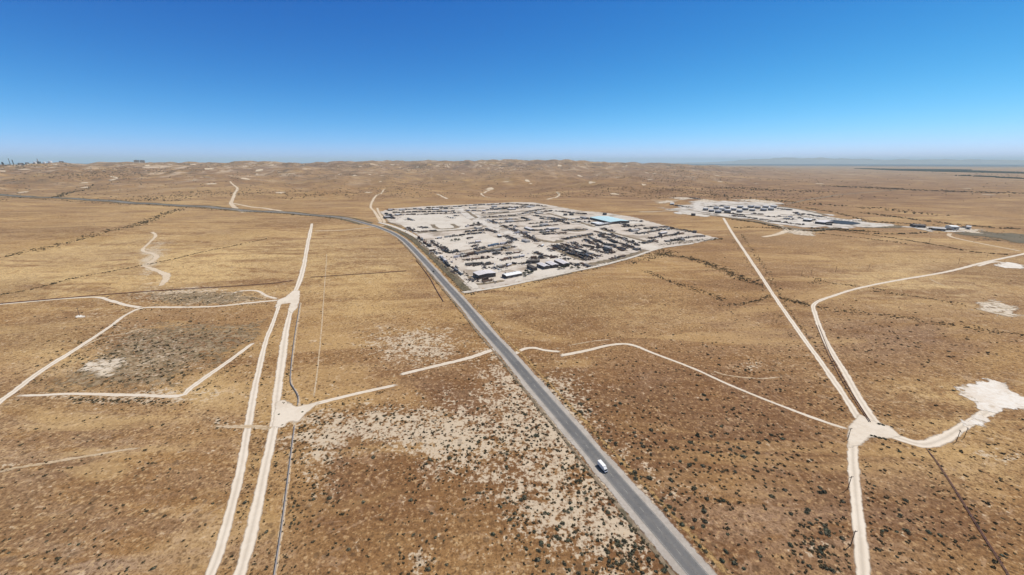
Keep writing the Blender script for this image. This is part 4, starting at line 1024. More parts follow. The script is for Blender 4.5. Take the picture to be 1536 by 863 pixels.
def m_container(mat, L=12.2):
    m = MB(); m.box(-L / 2, -1.22, .15, L / 2, 1.22, 2.75, mat)
    n = int(L / .6)
    for k in range(n):
        x = -L / 2 + .3 + k * .6
        for y in (-1.25, 1.22): m.box(x - .14, y, .3, x + .14, y + .03, 2.6, mat)
    for y in (-1.27, 1.12):
        for z in (.1, 2.68): m.box(-L / 2 - .03, y, z, L / 2 + .03, y + .15, z + .15, mat)
    for y in (-.8, -.3, .3, .8): m.cyl((L / 2 + .06, y, .3), (L / 2 + .06, y, 2.6), .035, M['greysteel'], 6)
    for x in (-L / 2 + .2, L / 2 - .2):
        for y in (-1.1, 1.1): m.box(x - .15, y - .12, 0, x + .15, y + .12, .16, M['darksteel'])
    return m.mesh('shipping_container')
def wheel(m, x, y, r, w=.3):
    m.cyl((x, y - w / 2, r), (x, y + w / 2, r), r, M['rubber'], 12); m.cyl((x, y - w / 2 - .01, r), (x, y + w / 2 + .01, r), r * .5, M['greysteel'], 8)
def m_trailer(load):
    m = MB(); m.box(-6.5, -1.25, 1.15, 6.5, 1.25, 1.4, M['darksteel']); m.box(-6.5, -.45, .85, 6.0, .45, 1.15, M['darksteel'])
    for x in (-5.6, -4.4):
        for y in (-1.0, 1.0): wheel(m, x, y, .5)
    for y in (-.6, .6): m.box(4.4, y - .08, 0, 4.6, y + .08, 1.15, M['greysteel'])
    if load:
        m.box(-5.8, -1.1, 1.4, 2.0, 1.1, 2.6, M['rust'], (-5.5, -.9, 1.8, .9)); m.cyl((2.3, 0, 2.3), (5.8, 0, 2.3), .85, M['greysteel'], 10)
    else:
        m.box(6.3, -1.25, 1.4, 6.5, 1.25, 2.8, M['greysteel'])
    return m.mesh('flatbed_trailer')
def m_htank(mat, L=9, r=1.5):
    m = MB(); m.cyl((-L / 2, 0, r + .6), (L / 2, 0, r + .6), r, mat, 14)
    for s in (-1, 1): m.cyl((s * L / 2, 0, r + .6), (s * (L / 2 + .45), 0, r + .6), r, mat, 14, r * .55)
    for x in (-L * .3, L * .3): m.box(x - .25, -r * .8, 0, x + .25, r * .8, .9, M['darksteel'])
    m.cyl((0, 0, 2 * r + .5), (0, 0, 2 * r + 1.0), .35, mat, 8)
    m.box(L / 2 - 1, -.5, 2 * r + .62, L / 2, .5, 2 * r + .7, M['greysteel'])
    return m.mesh('pressure_tank')
def m_machine(seed):
    R = random.Random(seed); m = MB(); a = [M['darksteel'], M['rust'], M['greysteel'], M['cream'], M['greysteel']][seed % 5]
    m.box(-4, -1.3, 0, 4, 1.3, .45, M['darksteel']); m.box(-3.4, -1, .45, -.2, 1, 2.3, a, (-3.2, -.8, -.4, .8)); m.box(-.1, -1.1, .45, .25, 1.1, 2.6, M['greysteel'])
    m.cyl((1.6, -.9, 1.6), (1.6, .9, 1.6), 1.15, a, 14); m.cyl((1.6, -1.05, 1.6), (1.6, -.9, 1.6), 1.3, M['rust'], 14)
    m.box(2.7, -.7, .45, 3.9, .7, 1.5, a); m.cyl((-2.6, .3, 2.3), (-2.6, .3, 3.4), .14, M['darksteel'], 8); m.cyl((-1.0, -.4, 2.2), (-1.0, -.4, 3.0), .3, M['greysteel'], 8)
    return m.mesh('pump_skid')
def m_scrap(seed):
    R = random.Random(seed); m = MB(); m.box(-4.2, -2.0, -.1, 4.2, 2.0, .35, M['rust'], (-2.6, -1.1, 2.6, 1.1))
    for k in range(26):
        x, y = R.gauss(0, 2.8), R.gauss(0, 1.5); z = max(0, 1.5 * math.exp(-(x / 4) ** 2 - (y / 2) ** 2) * R.uniform(.2, 1)); l = R.uniform(.5, 2.2)
        mt = R.choice([M['rust'], M['darksteel'], M['greysteel'], M['timber']])
        if R.random() < .5:
            a = R.uniform(0, 3.1); m.cyl((x - l * math.cos(a), y - l * math.sin(a), z + .15), (x + l * math.cos(a), y + l * math.sin(a), z + R.uniform(.1, .9)), R.uniform(.08, .3), mt, 6)
        else:
            w = R.uniform(.3, 1.2); m.box(x - l * .6, y - w * .5, max(0, z - .5), x + l * .6, y + w * .5, z + R.uniform(.4, 1.3), mt, (x - l * .4, y - w * .4, x + l * .45, y + w * .35))
    return m.mesh('scrap_heap')
def m_truck(mat):
    m = MB(); m.box(-4.5, -.5, .6, 4.4, .5, .95, M['darksteel']); m.box(2.3, -1.2, .8, 4.5, 1.2, 2.7, mat, (2.5, -1.05, 4.1, 1.05)); m.box(4.05, -1.0, 1.75, 4.36, 1.0, 2.5, M['glass'], (4.0, -.95, 4.16, .95))
    m.box(-4.5, -1.2, .96, 1.9, 1.2, 1.2, M['darksteel']); m.cyl((-4.2, 0, 2.0), (1.7, 0, 2.0), .95, mat, 12)
    for x in (-3.6, -2.5, 3.4):
        for y in (-1.05, 1.05): wheel(m, x, y, .5)
    return m.mesh('parked_truck')
def m_car(mat):
    m = MB(); m.box(-2.3, -.9, .35, 2.3, .9, .95, mat, (-2.25, -.85, 2.2, .85)); m.box(-1.7, -.8, .95, .9, .8, 1.5, M['glass'], (-1.3, -.65, .35, .65)); m.box(-1.28, -.64, 1.5, .33, .64, 1.55, mat)
    for x in (-1.45, 1.4):
        for y in (-.85, .85): wheel(m, x, y, .34, .22)
    return m.mesh('parked_car')

KIND = {
    'p': ('pipe_stack', 'pipe stack', [m_pipe_stack(12, 4.5, 1.9, M['rust'], 1), m_pipe_stack(12, 6.0, 2.4, M['darksteel'], 2), m_pipe_stack(11, 3.5, 1.6, M['rust'], 3), m_pipe_stack(9, 5, 2.3, M['greysteel'], 4)], 12.5, ['dark pipe stack', 'rusty pipe stack'], 'pipe stacks in the yard rows'),
    'c': ('shipping_container', 'container', [m_container(M['rust']), m_container(M['darksteel']), m_container(M['greysteel']), m_container(M['offwhite'], 9), m_container(M['cream'])], 13.0, ['shipping container'], 'containers in the yard rows'),
    'k': ('shipping_container', 'container', [m_container(M['blue'])], 12.6, ['blue container'], 'blue containers beside the cream lot'),
    't': ('pressure_tank', 'tank', [m_htank(M['greysteel']), m_htank(M['offwhite']), m_htank(M['rust'], 7, 1.3)], 11.0, ['horizontal steel tank'], 'horizontal tanks in the yard rows'),
    'm': ('pump_skid', 'machine', [m_machine(k) for k in range(5)], 9.0, ['pump skid'], 'pump skids in the yard rows'),
    's': ('scrap_heap', 'scrap heap', [m_scrap(k) for k in range(5)], 9.5, ['scrap heap'], 'scrap heaps in the yard'),
    'v': ('flatbed_trailer', 'trailer', [m_trailer(0), m_trailer(1)], 14.0, ['flatbed trailer'], 'trailers parked in the yard'),
    'w': ('parked_truck', 'truck', [m_truck(M['white']), m_truck(M['darksteel']), m_truck(M['cream'])], 11.0, ['parked tank truck'], 'tank trucks parked in the yard'),
    'a': ('parked_car', 'car', [m_car(M['darksteel']), m_car(M['white']), m_car(M['rust'])], 5.5, ['parked car'], 'cars parked in the yard'),
}
ROWS = [  # pixels of the row from end to end, kinds that alternate along it, depth rows, where it is
    ((660.5, 386, 670.5, 395.5), 'cc', 'line beside the frontage track, upper part'),
    ((671, 398, 683, 406), 'cp', 'line beside the frontage track, lower part'),
    ((684, 407, 694, 414.5), 'sc', 'line beside the frontage track, near corner'),
    ((628, 357, 634, 362), 'cs', 'line at the top of the frontage track'),
    ((635, 363, 645, 371), 'pc', 'line in the middle of the frontage track'),
    ((649, 376.5, 655, 382), 'ms', 'cluster on the bank by the frontage track'),
    ((647, 362, 655, 369), 'ps', 'slanting line left of the cream lot, upper part'),
    ((657, 370, 671, 379), 'pm', 'slanting line left of the cream lot, lower part'),
    ((668, 356.5, 692, 354), 'cp', 'line along the back of the cream lot'),
    ((655, 358.5, 663, 358.2), 'w', 'pair standing on the back of the cream lot'),
    ((701, 358.6, 705, 358.2), 'v', 'middle of the cream lot'),
    ((703, 366.3, 718, 364), 'vt', 'short line in the open cream lot'),
    ((709, 370.4, 716, 369.6), 'v', 'tiny line low in the open cream lot'),
    ((674, 380.2, 686, 378.2), 'pm', 'left front edge of the cream lot'),
    ((711, 375, 728, 371.5), 'mp', 'middle front edge of the cream lot'),
    ((732, 370.2, 748, 367.4), 'k', 'front edge of the cream lot'),
    ((750, 367.4, 766, 364.2), 'cm', 'right front edge of the cream lot'),
    ((680, 387.2, 746, 376), 'cpcc', 'long dark row below the cream lot'),
    ((749, 376, 770, 371), 'ms', 'right end of the long dark row'),
    ((699, 391, 736, 386.6), 'spms', 'second row below the cream lot, left half'),
    ((741, 382, 752, 380.6), 'p', 'second row below the cream lot, middle'),
    ((759, 381.6, 783, 379.4), 'pp', 'second row below the cream lot, right half'),
    ((720, 397.4, 738, 395.4), 'pm', 'third row below the cream lot, left half'),
    ((752, 391, 784, 386), 'pmpt', 'third row below the cream lot, right half'),
    ((701, 398.8, 717, 398), 's', 'third row below the cream lot, far left end'),
    ((723, 402.8, 735, 401.8), 'mc', 'short row behind the pale roofed shed'),
    ((738, 403.6, 747, 402.4), 'w', 'pair right of the pale roofed shed'),
    ((752, 402, 776, 395.6), 'stms', 'mixed row behind the white workshop'),
    ((746, 405.6, 749, 405.2), 'a', 'yard behind the white workshop'),
    ((764, 412.4, 777, 409.4), 'a', 'line hard behind the white workshop'),
    ((705, 419, 711, 423), 's', 'bank left of the pale roofed shed'),
    ((725, 423.4, 738, 421.6), 'ps', 'strip in front of the pale roofed shed'),
    ((796, 388.6, 818, 387.6), 'tstm', 'cluster behind the wide dark shed'),
    ((801, 380, 832, 388), 'mvsp', 'slanting row beside the centre street'),
    ((822, 375, 830, 376.4), 'v', 'edge of the centre street'),
    ((841, 383, 848, 384.4), 'a', 'pale lower end of the centre street'),
    ((846, 388, 856, 390.4), 'a', 'foot of the centre street'),
    ((809.6, 369.8, 812, 370), 'w', 'middle of the centre street'),
    ((756, 354.6, 772, 362), 'as', 'upper left kerb of the centre street'),
    ((770, 345.5, 800, 358), 'spcs', 'right kerb of the centre street'),
    ((786, 355, 808, 363), 'ss', 'brown berms right of the centre street'),
    ((828, 369.4, 878, 391), 'mspv', 'first slanting row of the dense block'),
    ((836, 368, 872, 384.4), 'cms', 'second slanting row of the dense block'),
    ((842, 366.4, 880, 380), 'pcpp', 'third slanting row of the dense block'),
    ((880, 381, 900, 385.4), 'cp', 'lower end of the third slanting row'),
    ((857, 364.4, 872, 372), 'sm', 'fourth slanting row of the dense block, upper half'),
    ((876, 369.4, 898, 373), 'pm', 'fourth slanting row of the dense block, middle'),
    ((886, 374, 914, 381.4), 'sspm', 'fourth slanting row of the dense block, lower half'),
    ((878, 360.6, 921, 379.4), 'pppm', 'fifth slanting row of the dense block'),
    ((884, 356.4, 912, 369), 'pcs', 'sixth slanting row of the dense block, upper half'),
    ((914, 368, 938, 376.4), 'psm', 'sixth slanting row of the dense block, lower half'),
    ((898, 352.6, 944, 371.6), 'spms', 'seventh slanting row of the dense block'),
    ((916, 352, 958, 369), 'mspv', 'eighth slanting row of the dense block'),
    ((871, 382.6, 889, 389), 'st', 'short row at the left foot of the dense block'),
    ((871, 395.6, 884, 401), 'p', 'short row at the end of the centre street'),
    ((916, 390, 934, 385.4), 'ps', 'short row by the front fence of the dense block'),
    ((956, 351.6, 985, 347), 'psp', 'first row of the right tip block'),
    ((988, 345.8, 1001, 344.4), 'wa', 'right end of the first row of the tip block'),
    ((974, 358.4, 1024, 350.6), 'psmp', 'second row of the right tip block'),
    ((999, 363.4, 1020, 360), 'pm', 'third row of the right tip block'),
    ((1022, 357.8, 1035, 356.8), 'v', 'right end of the third row of the tip block'),
    ((1042, 355.6, 1056, 354.6), 's', 'clutter at the right tip of the yard'),
    ((962, 366, 984, 362.6), 'mp', 'row at the left foot of the tip block'),
    ((940, 347.4, 960, 344), 'ss', 'back of the right tip block'),
    ((581, 315.8, 628, 314.4), 'msat', 'cluttered far left edge of the yard, left half'),
    ((630, 315.4, 680, 313.6), 'smcs', 'cluttered far left edge of the yard, right half'),
    ((590, 319.6, 680, 317.8), 'mstwc', 'second cluttered row of the far left edge'),
    ((596, 322.8, 640, 322.4), 'cap', 'third cluttered row of the far left edge'),
    ((641, 321.4, 692, 320.2), 'ms', 'back edge of the far cream lot'),
    ((579, 321, 592, 329), 'sm', 'upper left corner by the entry track'),
    ((612, 329, 620, 331.6), 'cm', 'left side of the far cream lot'),
    ((628, 341.6, 642, 342.8), 'sw', 'left middle of the far cream lot'),
    ((621, 348.4, 653, 347), 'pp', 'front edge of the far cream lot'),
    ((611, 341.6, 620, 348), 'ss', 'left front corner of the far cream lot'),
    ((681, 324.4, 688, 324.6), 'w', 'right back of the far cream lot'),
    ((671, 326, 680, 328), 'a', 'right middle of the far cream lot'),
    ((698, 341, 722, 336.8), 'csp', 'right front of the far cream lot'),
    ((698, 348.6, 727, 346), 'cc', 'row left of the upper centre street'),
    ((701, 352.4, 727, 349.8), 'mp', 'second row left of the upper centre street'),
    ((729, 344, 744, 350), 'pm', 'slanting line left of the upper centre street'),
    ((700, 316.6, 724, 317.2), 'ccs', 'back row of the far block'),
    ((723, 320.8, 757, 319), 'pp', 'second row of the far block'),
    ((724, 326.6, 774, 323.8), 'pm', 'front row of the far block'),
    ((740, 330.4, 776, 329.4), 'samw', 'row right of the upper centre street'),
    ((731, 330.6, 744, 335.4), 'cm', 'upper right kerb of the centre street'),
    ((730, 316, 786, 312.4), 'mstc', 'cluttered back edge of the far block'),
    ((782, 327.6, 796, 330.6), 'cp', 'dark pair behind the middle block'),
    ((752, 339.6, 784, 350.4), 'smsa', 'slanting row right of the centre street'),
    ((764, 339.2, 776, 341), 'wm', 'back of the middle block, left'),
    ((794, 336.4, 840, 332.4), 'psm', 'back row of the middle block'),
    ((800, 341, 836, 338), 'pwa', 'second row of the middle block'),
    ((800, 347, 838, 344.4), 'smc', 'third row of the middle block'),
    ((810, 349, 832, 347.4), 'mt', 'fourth row of the middle block'),
    ((829, 327, 852, 336.6), 'ps', 'slanting line along the cross street, upper part'),
    ((846, 347, 880, 344.6), 'sps', 'top of the brown mound in the middle block'),
    ((843, 359.4, 888, 352.8), 'sm', 'edge of the berm above the dense block'),
    ((845, 330, 884, 329.4), 'maws', 'lot left of the blue roofed warehouse'),
    ((858, 334.4, 884, 333.4), 'ma', 'grey lot below the blue roofed warehouse'),
    ((902, 343.4, 918, 348), 'st', 'cross street near the blue roofed warehouse'),
    ((944, 331.4, 962, 333), 'aw', 'pale lot right of the blue roofed warehouse'),
    ((1002, 342, 1040, 349), 's', 'far boundary of the right tip block'),
    ((640, 312.6, 690, 311.2), 'smac', 'back fence of the far left block'),
    ((692, 310, 768, 306.6), 'smtc', 'back fence of the far block'),
    ((734, 314, 800, 309.6), 'mspa', 'second cluttered row of the far block'),
    ((770, 306.8, 818, 310.2), 'scm', 'right back corner of the far block'),
    ((776, 322, 826, 317.4), 'pmc', 'right half of the far block'),
    ((788, 319, 816, 314), 'sam', 'right back lot of the far block'),
    ((800, 324, 850, 331), 'spm', 'slanting row right of the far block'),
    ((744, 335.6, 792, 331.4), 'mpsw', 'row between far block and middle block'),
    ((810, 328.6, 836, 330.6), 'cm', 'back right of the middle block'),
    ((816, 352.4, 846, 350.2), 'psa', 'lower row of the middle block'),
    ((772, 351, 792, 349), 'mc', 'lower left of the middle block'),
    ((893, 347.6, 934, 359), 'psmc', 'row along the near side of the cross street'),
    ((905, 329.4, 944, 340), 'sma', 'row along the far side of the cross street'),
    ((935, 341, 965, 339), 'msa', 'lot at the back of the tip block'),
    ((968, 344.2, 996, 340.8), 'ps', 'back fence of the tip block'),
    ((833, 317.4, 880, 322), 'smc', 'back fence left of the blue roofed warehouse'),
    ((936, 369.4, 962, 376.4), 'sp', 'slanting end row of the dense block'),
    ((690, 383, 742, 376.6), 'ms', 'loose line behind the long dark row'),
    ((784, 397, 792, 394), 's', 'heap left of the wide dark shed'),
    ((855, 396, 868, 400), 'sm', 'foot of the first slanting rows'),
    # tank yard at the right
    ((1060, 311.4, 1090, 309.6), 'sm', 'back left of the tank yard'),
    ((1098, 324.4, 1130, 327.4), 'spm', 'lower left of the tank yard'),
    ((1166, 313.4, 1184, 316), 'ms', 'right of the last tanks'),
    ((1166, 325.4, 1190, 326.6), 'sac', 'lower middle of the tank yard'),
    ((1130, 328.6, 1150, 330.4), 'ws', 'lower edge of the tank yard'),
    ((1206, 321.4, 1234, 326.4), 'spm', 'right back of the tank yard'),
    ((1174, 334.4, 1204, 337.6), 'sm', 'lower right edge of the tank yard'),
    ((1095, 320.6, 1116, 323.8), 'pp', 'front of the tank yard, left end'),
    ((1128, 321.4, 1144, 322.4), 'mp', 'front of the tank yard, middle'),
    ((1150, 325.6, 1160, 326), 'm', 'front of the tank yard below the last tanks'),
    ((1176, 329.2, 1192, 329.6), 'cm', 'middle of the tank yard'),
    ((1152, 332.2, 1164, 332.8), 'p', 'front edge of the tank yard'),
    ((1194, 319.6, 1200, 323.4), 'mw', 'right middle of the tank yard'),
    ((1198, 327.6, 1222, 331), 'mstm', 'right end of the tank yard'),
    ((1224, 334.8, 1234, 336.4), 'tm', 'edge of the pond'),
    ((1012, 309, 1020, 310), 'c', 'upper left outpost of the tank yard'),
    ((1034, 297.6, 1050, 299.4), 'm', 'far outpost behind the tank yard'),
    ((1024, 310.8, 1038, 312), 'ma', 'left corner of the tank yard'),
    ((1374, 341, 1386, 342), 'c', 'left end of the small plant at right'),
    ((1392, 344.4, 1430, 346.2), 'tmt', 'front of the small plant at right'),
    ((1430, 341.4, 1452, 342.4), 'mw', 'back of the small plant at right'),
]
def place_rows():
    per = {}
    for (x0, y0, x1, y1), kinds, where in ROWS:
        g = gpa([x0, x1], [y0, y1]); a, b = g[0, :2], g[1, :2]; L = np.linalg.norm(b - a); u = (b - a) / max(L, .01)
        ang = math.atan2(u[1], u[0])
        s = 0.0; k = 0; items = []
        while s < L - 2 or not items:
            kd = kinds[k % len(kinds)] if rnd.random() < .75 else rnd.choice(kinds)
            ln = KIND[kd][3]; c = a + u * (s + ln / 2)
            sc_ = 1.0 if np.hypot(*a) < 900 else 1.25
            turn = rnd.gauss(0, 0.05) + (PI if rnd.random() < .5 else 0) + (PI / 2 if kd in 'waTm' and rnd.random() < .5 else 0)
            nrm = np.array([-u[1], u[0]])
            items.append((kd, c + nrm * rnd.uniform(-1.5, 1.5), ang + turn))
            if kd in 'psm' and rnd.random() < .45:
                items.append((rnd.choice('psm'), c + nrm * rnd.choice((-6.5, 6.5, 8)), ang + rnd.gauss(0, .08)))
            s += ln * sc_ + rnd.uniform(0.4, 5.0); k += 1
            if len(items) > 20: break
        groups = {}
        for kd, c, t in items: groups.setdefault(kd, []).append((c, t))
        for kd, lst in groups.items():
            nm, short, meshes, ln, desc, grp = KIND[kd]
            lst.sort(key=lambda q: float(proj(q[0][0], q[0][1], 0.0)[0]))
            for i, (c, t) in enumerate(lst):
                o = bpy.data.objects.new(nm, meshes[rnd.randrange(len(meshes))]); C.objects.link(o)
                o.location = (c[0], c[1], float(lift(c[0], c[1], 0.22)) - 0.12); o.rotation_euler = (0, 0, t)
                s = rnd.uniform(1.1, 1.4); o.scale = (s, s * rnd.uniform(.95, 1.1), s)
                nn = nth(i, len(lst))
                d = desc[0]
                tag(o, f'{nn} {d} in the {where}' if nn != 'single' else f'{d} in the {where}', {'pressure_tank': 'tank', 'pump_skid': 'machine', 'shipping_container': 'container', 'flatbed_trailer': 'trailer', 'parked_truck': 'truck', 'parked_car': 'car'}.get(nm, short), grp)
                per[kd] = per.get(kd, 0) + 1
    print('yard goods', per)
place_rows()

for k_, ((x0, y0, x1, y1), kinds, where) in enumerate(ROWS):
    if abs(x1 - x0) > 16 and x1 < 1090 and not ('lot' in where and 'edge' not in where):
        ribbon('row_soil', world_line([(x0 - 3, y0), ((x0 + x1) / 2, (y0 + y1) / 2), (x1 + 3, y1)], 3), 13, M['bank'], 0.245 + 0.0006 * k_, 0.35, 'brown soil along a yard row', seed=k_)

def yard_debris():
    R = np.random.RandomState(23); co, mi = [], []
    base = np.array([(-1, -1, 0), (1, -1, 0), (1, 1, 0), (-1, 1, 0), (-.8, -.8, 1), (.8, -.8, 1), (.8, .8, 1), (-.8, .8, 1)], float)
    fq = np.array([(4, 5, 6, 7), (0, 1, 5, 4), (1, 2, 6, 5), (2, 3, 7, 6), (3, 0, 4, 7)])
    for (x0, y0, x1, y1), kinds, where in ROWS:
        g = gpa([x0, x1], [y0, y1]); a, b = g[0, :2], g[1, :2]; L = np.linalg.norm(b - a); u = (b - a) / max(L, .01); n = np.array([-u[1], u[0]])
        k = int(L / 1.0) + 10
        P = a + u * R.uniform(-3, L + 3, k)[:, None] + n * (R.normal(size=k) * 5.5)[:, None]
        for p in P:
            l, w, h = R.uniform(.4, 2.6), R.uniform(.25, .9), R.uniform(.3, 1.5); t = R.uniform(0, 3.14)
            q = base * (l, w, h); c, s_ = math.cos(t), math.sin(t)
            co.append(np.stack([q[:, 0] * c - q[:, 1] * s_ + p[0], q[:, 0] * s_ + q[:, 1] * c + p[1], q[:, 2] + float(lift(p[0], p[1], .2)) - .15], 1)); mi += [R.choice(5, p=[.26, .22, .24, .14, .14])] * 5
    N = len(co); co = np.concatenate(co); f = (fq[None] + 8 * np.arange(N)[:, None, None]).reshape(-1, 4)
    me = raw_mesh('yard_debris', co, f, [M['rust'], M['darksteel'], M['greysteel'], M['timber'], M['offwhite']], fm=mi)
    tag(link(bpy.data.objects.new('yard_debris', me)), 'small loose junk lying between the yard rows', kind='stuff')
yard_debris()

# ------------------------------------------------------------------ trees of the yard
def make_tree(seed):
    R = random.Random(seed)
    t = MB(); t.cyl((0, 0, -.2), (.1, .05, 1.6), .22, M['bark'], 8, .15)
    for k in range(5):
        a = k * 1.26 + R.uniform(0, .5); t.cyl((.1, .05, 1.4), (1.3 * math.cos(a), 1.3 * math.sin(a), 2.9 + R.uniform(-.3, .5)), .11, M['bark'], 6, .04)
    T = leaf_cloud(260, 700 + seed, flat=0.95, leaf=0.2, core=False, spread=1.05).reshape(-1, 3) * [2.5, 2.5, 2.4] + [0, 0, 1.4]
    cm = raw_mesh('crown', T, np.arange(len(T)).reshape(-1, 3), [M['treeleaf']])
    return t.mesh('trunk'), cm
tmesh = [make_tree(k) for k in range(4)]
def tree(px, py, s, label, group):
    p = gp(px, py); r = empty('desert_tree', (p.x, p.y, p.z), rnd.uniform(0, 6)); r.scale = (s, s, s)
    a, b = tmesh[rnd.randrange(4)]
    link(bpy.data.objects.new('trunk', a), r); link(bpy.data.objects.new('crown', b), r)
    tag(r, label, 'tree', group); return r
for k, (x, y, s, lb) in enumerate([
    (785, 413, 1.5, 'grey green tree at the right end of the white workshop'), (789, 409.5, 1.7, 'tall grey green tree behind the right end of the white workshop'), (793, 412, 1.6, 'grey green tree between white workshop and dark open shed'),
    (798, 410.5, 1.4, 'small tree below the dark open shed'), (788, 415.5, 1.2, 'low tree in front of the white workshop corner'), (846, 403.5, 1.8, 'dark tree at the foot of the rightmost parallel shed'), (851, 400, 1.7, 'dark tree behind the rightmost parallel shed'),
    (839, 405, 1.4, 'low dark tree before the middle parallel shed'), (858, 403.5, 1.3, 'round tree by the lower gate of the centre street'), (868, 404, 1.3, 'lone round tree at the corner of the centre street'), (760, 398.5, 1.3, 'left tree in the mixed row behind the white workshop'),
    (766, 397.6, 1.2, 'right tree in the mixed row behind the white workshop'), (683, 362, 1.9, 'biggest dark tree in the open cream lot'), (688, 361.4, 1.6, 'dark tree right of the biggest one in the cream lot'), (678, 362.2, 1.3, 'small tree left of the biggest one in the cream lot'),
    (717, 335.8, 1.8, 'dark tree at the right front of the far cream lot'), (711, 337, 1.6, 'dark tree left of the one on the far cream lot front'), (702, 339.4, 1.5, 'low tree on the front line of the far cream lot'), (978, 345.6, 1.6, 'tree at the back of the right tip block'),
    (1012, 361.6, 1.6, 'dark tree in the third row of the right tip block'), (1016, 361.4, 1.4, 'second dark tree in the third row of the tip block')]):
    tree(x, y, s, lb, 'small trees in the salvage yard')

# ------------------------------------------------------------------ oil tanks
def tank_meshes(r, h):
    s = MB(); s.cyl((0, 0, 0), (0, 0, h * .55), r, M['tankside'], 28); s.cyl((0, 0, h * .55), (0, 0, h), r * 1.002, M['tanktop'], 28)  # dark lower shell paints in the shadow at the tank base, pale shell above
    for z in (h * .33, h * .66): s.cyl((0, 0, z), (0, 0, z + .12), r + .05, M['tankside'], 28)
    a0 = s.mesh('storage_tank')
    t = MB(); t.cyl((0, 0, h + .01), (0, 0, h + .7), r * .995, M['tanktop'], 28, r * .12); t.cyl((r * .5, 0, h + .3), (r * .5, 0, h + 1.2), .3, M['tanktop'], 8)
    a1 = t.mesh('roof')
    l = MB()
    for k in range(10):
        a, b = k * .09, (k + 1) * .09
        l.box(0, 0, 0, 0.01, 0.01, 0.01, M['greysteel']) if False else None
        p = Vector((math.cos(a - 1.9) * (r + .6), math.sin(a - 1.9) * (r + .6), h * k / 10)); q = Vector((math.cos(b - 1.9) * (r + .6), math.sin(b - 1.9) * (r + .6), h * (k + 1) / 10))
        l.cyl(p, q, .28, M['greysteel'], 4)
    return a0, a1, l.mesh('stair')
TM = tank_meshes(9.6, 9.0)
TANKS = [(1058, 316), (1067, 318), (1077, 320), (1074, 314.4), (1083, 316.6), (1091, 319.4), (1090, 313.2), (1100, 316), (1109, 319), (1110, 312.4), (1117.5, 315.6), (1126, 312), (1128, 317), (1136, 313), (1145, 316.6), (1148, 312.4), (1156, 316), (1160, 312)]
first = None
TANKS = sorted(TANKS)
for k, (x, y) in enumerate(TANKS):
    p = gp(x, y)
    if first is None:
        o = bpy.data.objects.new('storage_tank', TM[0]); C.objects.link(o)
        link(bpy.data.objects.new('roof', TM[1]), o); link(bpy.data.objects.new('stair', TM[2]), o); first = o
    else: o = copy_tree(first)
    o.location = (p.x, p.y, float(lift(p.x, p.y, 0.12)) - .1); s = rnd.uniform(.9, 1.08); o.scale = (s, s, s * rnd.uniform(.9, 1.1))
    row = 'front' if y >= 316 else ('back' if y < 314 else 'middle')
    peers = [t for t in TANKS if (('front' if t[1] >= 316 else ('back' if t[1] < 314 else 'middle')) == row)]
    tag(o, f'{nth(peers.index((x, y)), len(peers))} dark oil tank with pale roof in the {row} row of the tank yard', 'oil tank', 'oil tanks of the tank yard')
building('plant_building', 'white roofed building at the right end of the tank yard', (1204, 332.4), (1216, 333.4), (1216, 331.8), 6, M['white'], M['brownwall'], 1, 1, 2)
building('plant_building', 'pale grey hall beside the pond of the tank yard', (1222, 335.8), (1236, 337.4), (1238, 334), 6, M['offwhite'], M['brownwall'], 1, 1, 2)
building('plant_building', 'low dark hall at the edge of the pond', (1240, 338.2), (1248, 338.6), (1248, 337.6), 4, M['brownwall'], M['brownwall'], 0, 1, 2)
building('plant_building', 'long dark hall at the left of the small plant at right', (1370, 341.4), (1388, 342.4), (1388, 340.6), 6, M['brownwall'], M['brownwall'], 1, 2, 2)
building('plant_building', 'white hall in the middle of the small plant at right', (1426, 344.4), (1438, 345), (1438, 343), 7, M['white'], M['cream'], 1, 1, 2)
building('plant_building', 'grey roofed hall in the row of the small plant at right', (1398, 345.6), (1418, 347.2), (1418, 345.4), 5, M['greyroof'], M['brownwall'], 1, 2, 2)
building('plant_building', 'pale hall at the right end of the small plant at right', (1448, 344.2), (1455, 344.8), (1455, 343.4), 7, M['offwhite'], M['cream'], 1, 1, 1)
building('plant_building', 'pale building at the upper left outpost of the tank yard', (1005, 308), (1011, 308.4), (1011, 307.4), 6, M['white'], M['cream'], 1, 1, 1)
#==PART4==

# ------------------------------------------------------------------ vehicles on the road
def road_frame(px, py, off):
    g = gp(px, py); d = np.hypot(RL[:, 0] - g.x, RL[:, 1] - g.y); i = int(d.argmin())
    t = RL[min(i + 3, len(RL) - 1)] - RL[max(i - 3, 0)]; t = t / np.linalg.norm(t)
    n = np.array([t[1], -t[0]]); p = RL[i] + n * off
    return p, math.atan2(t[1], t[0]), float(lift(p[0], p[1], 0.165))

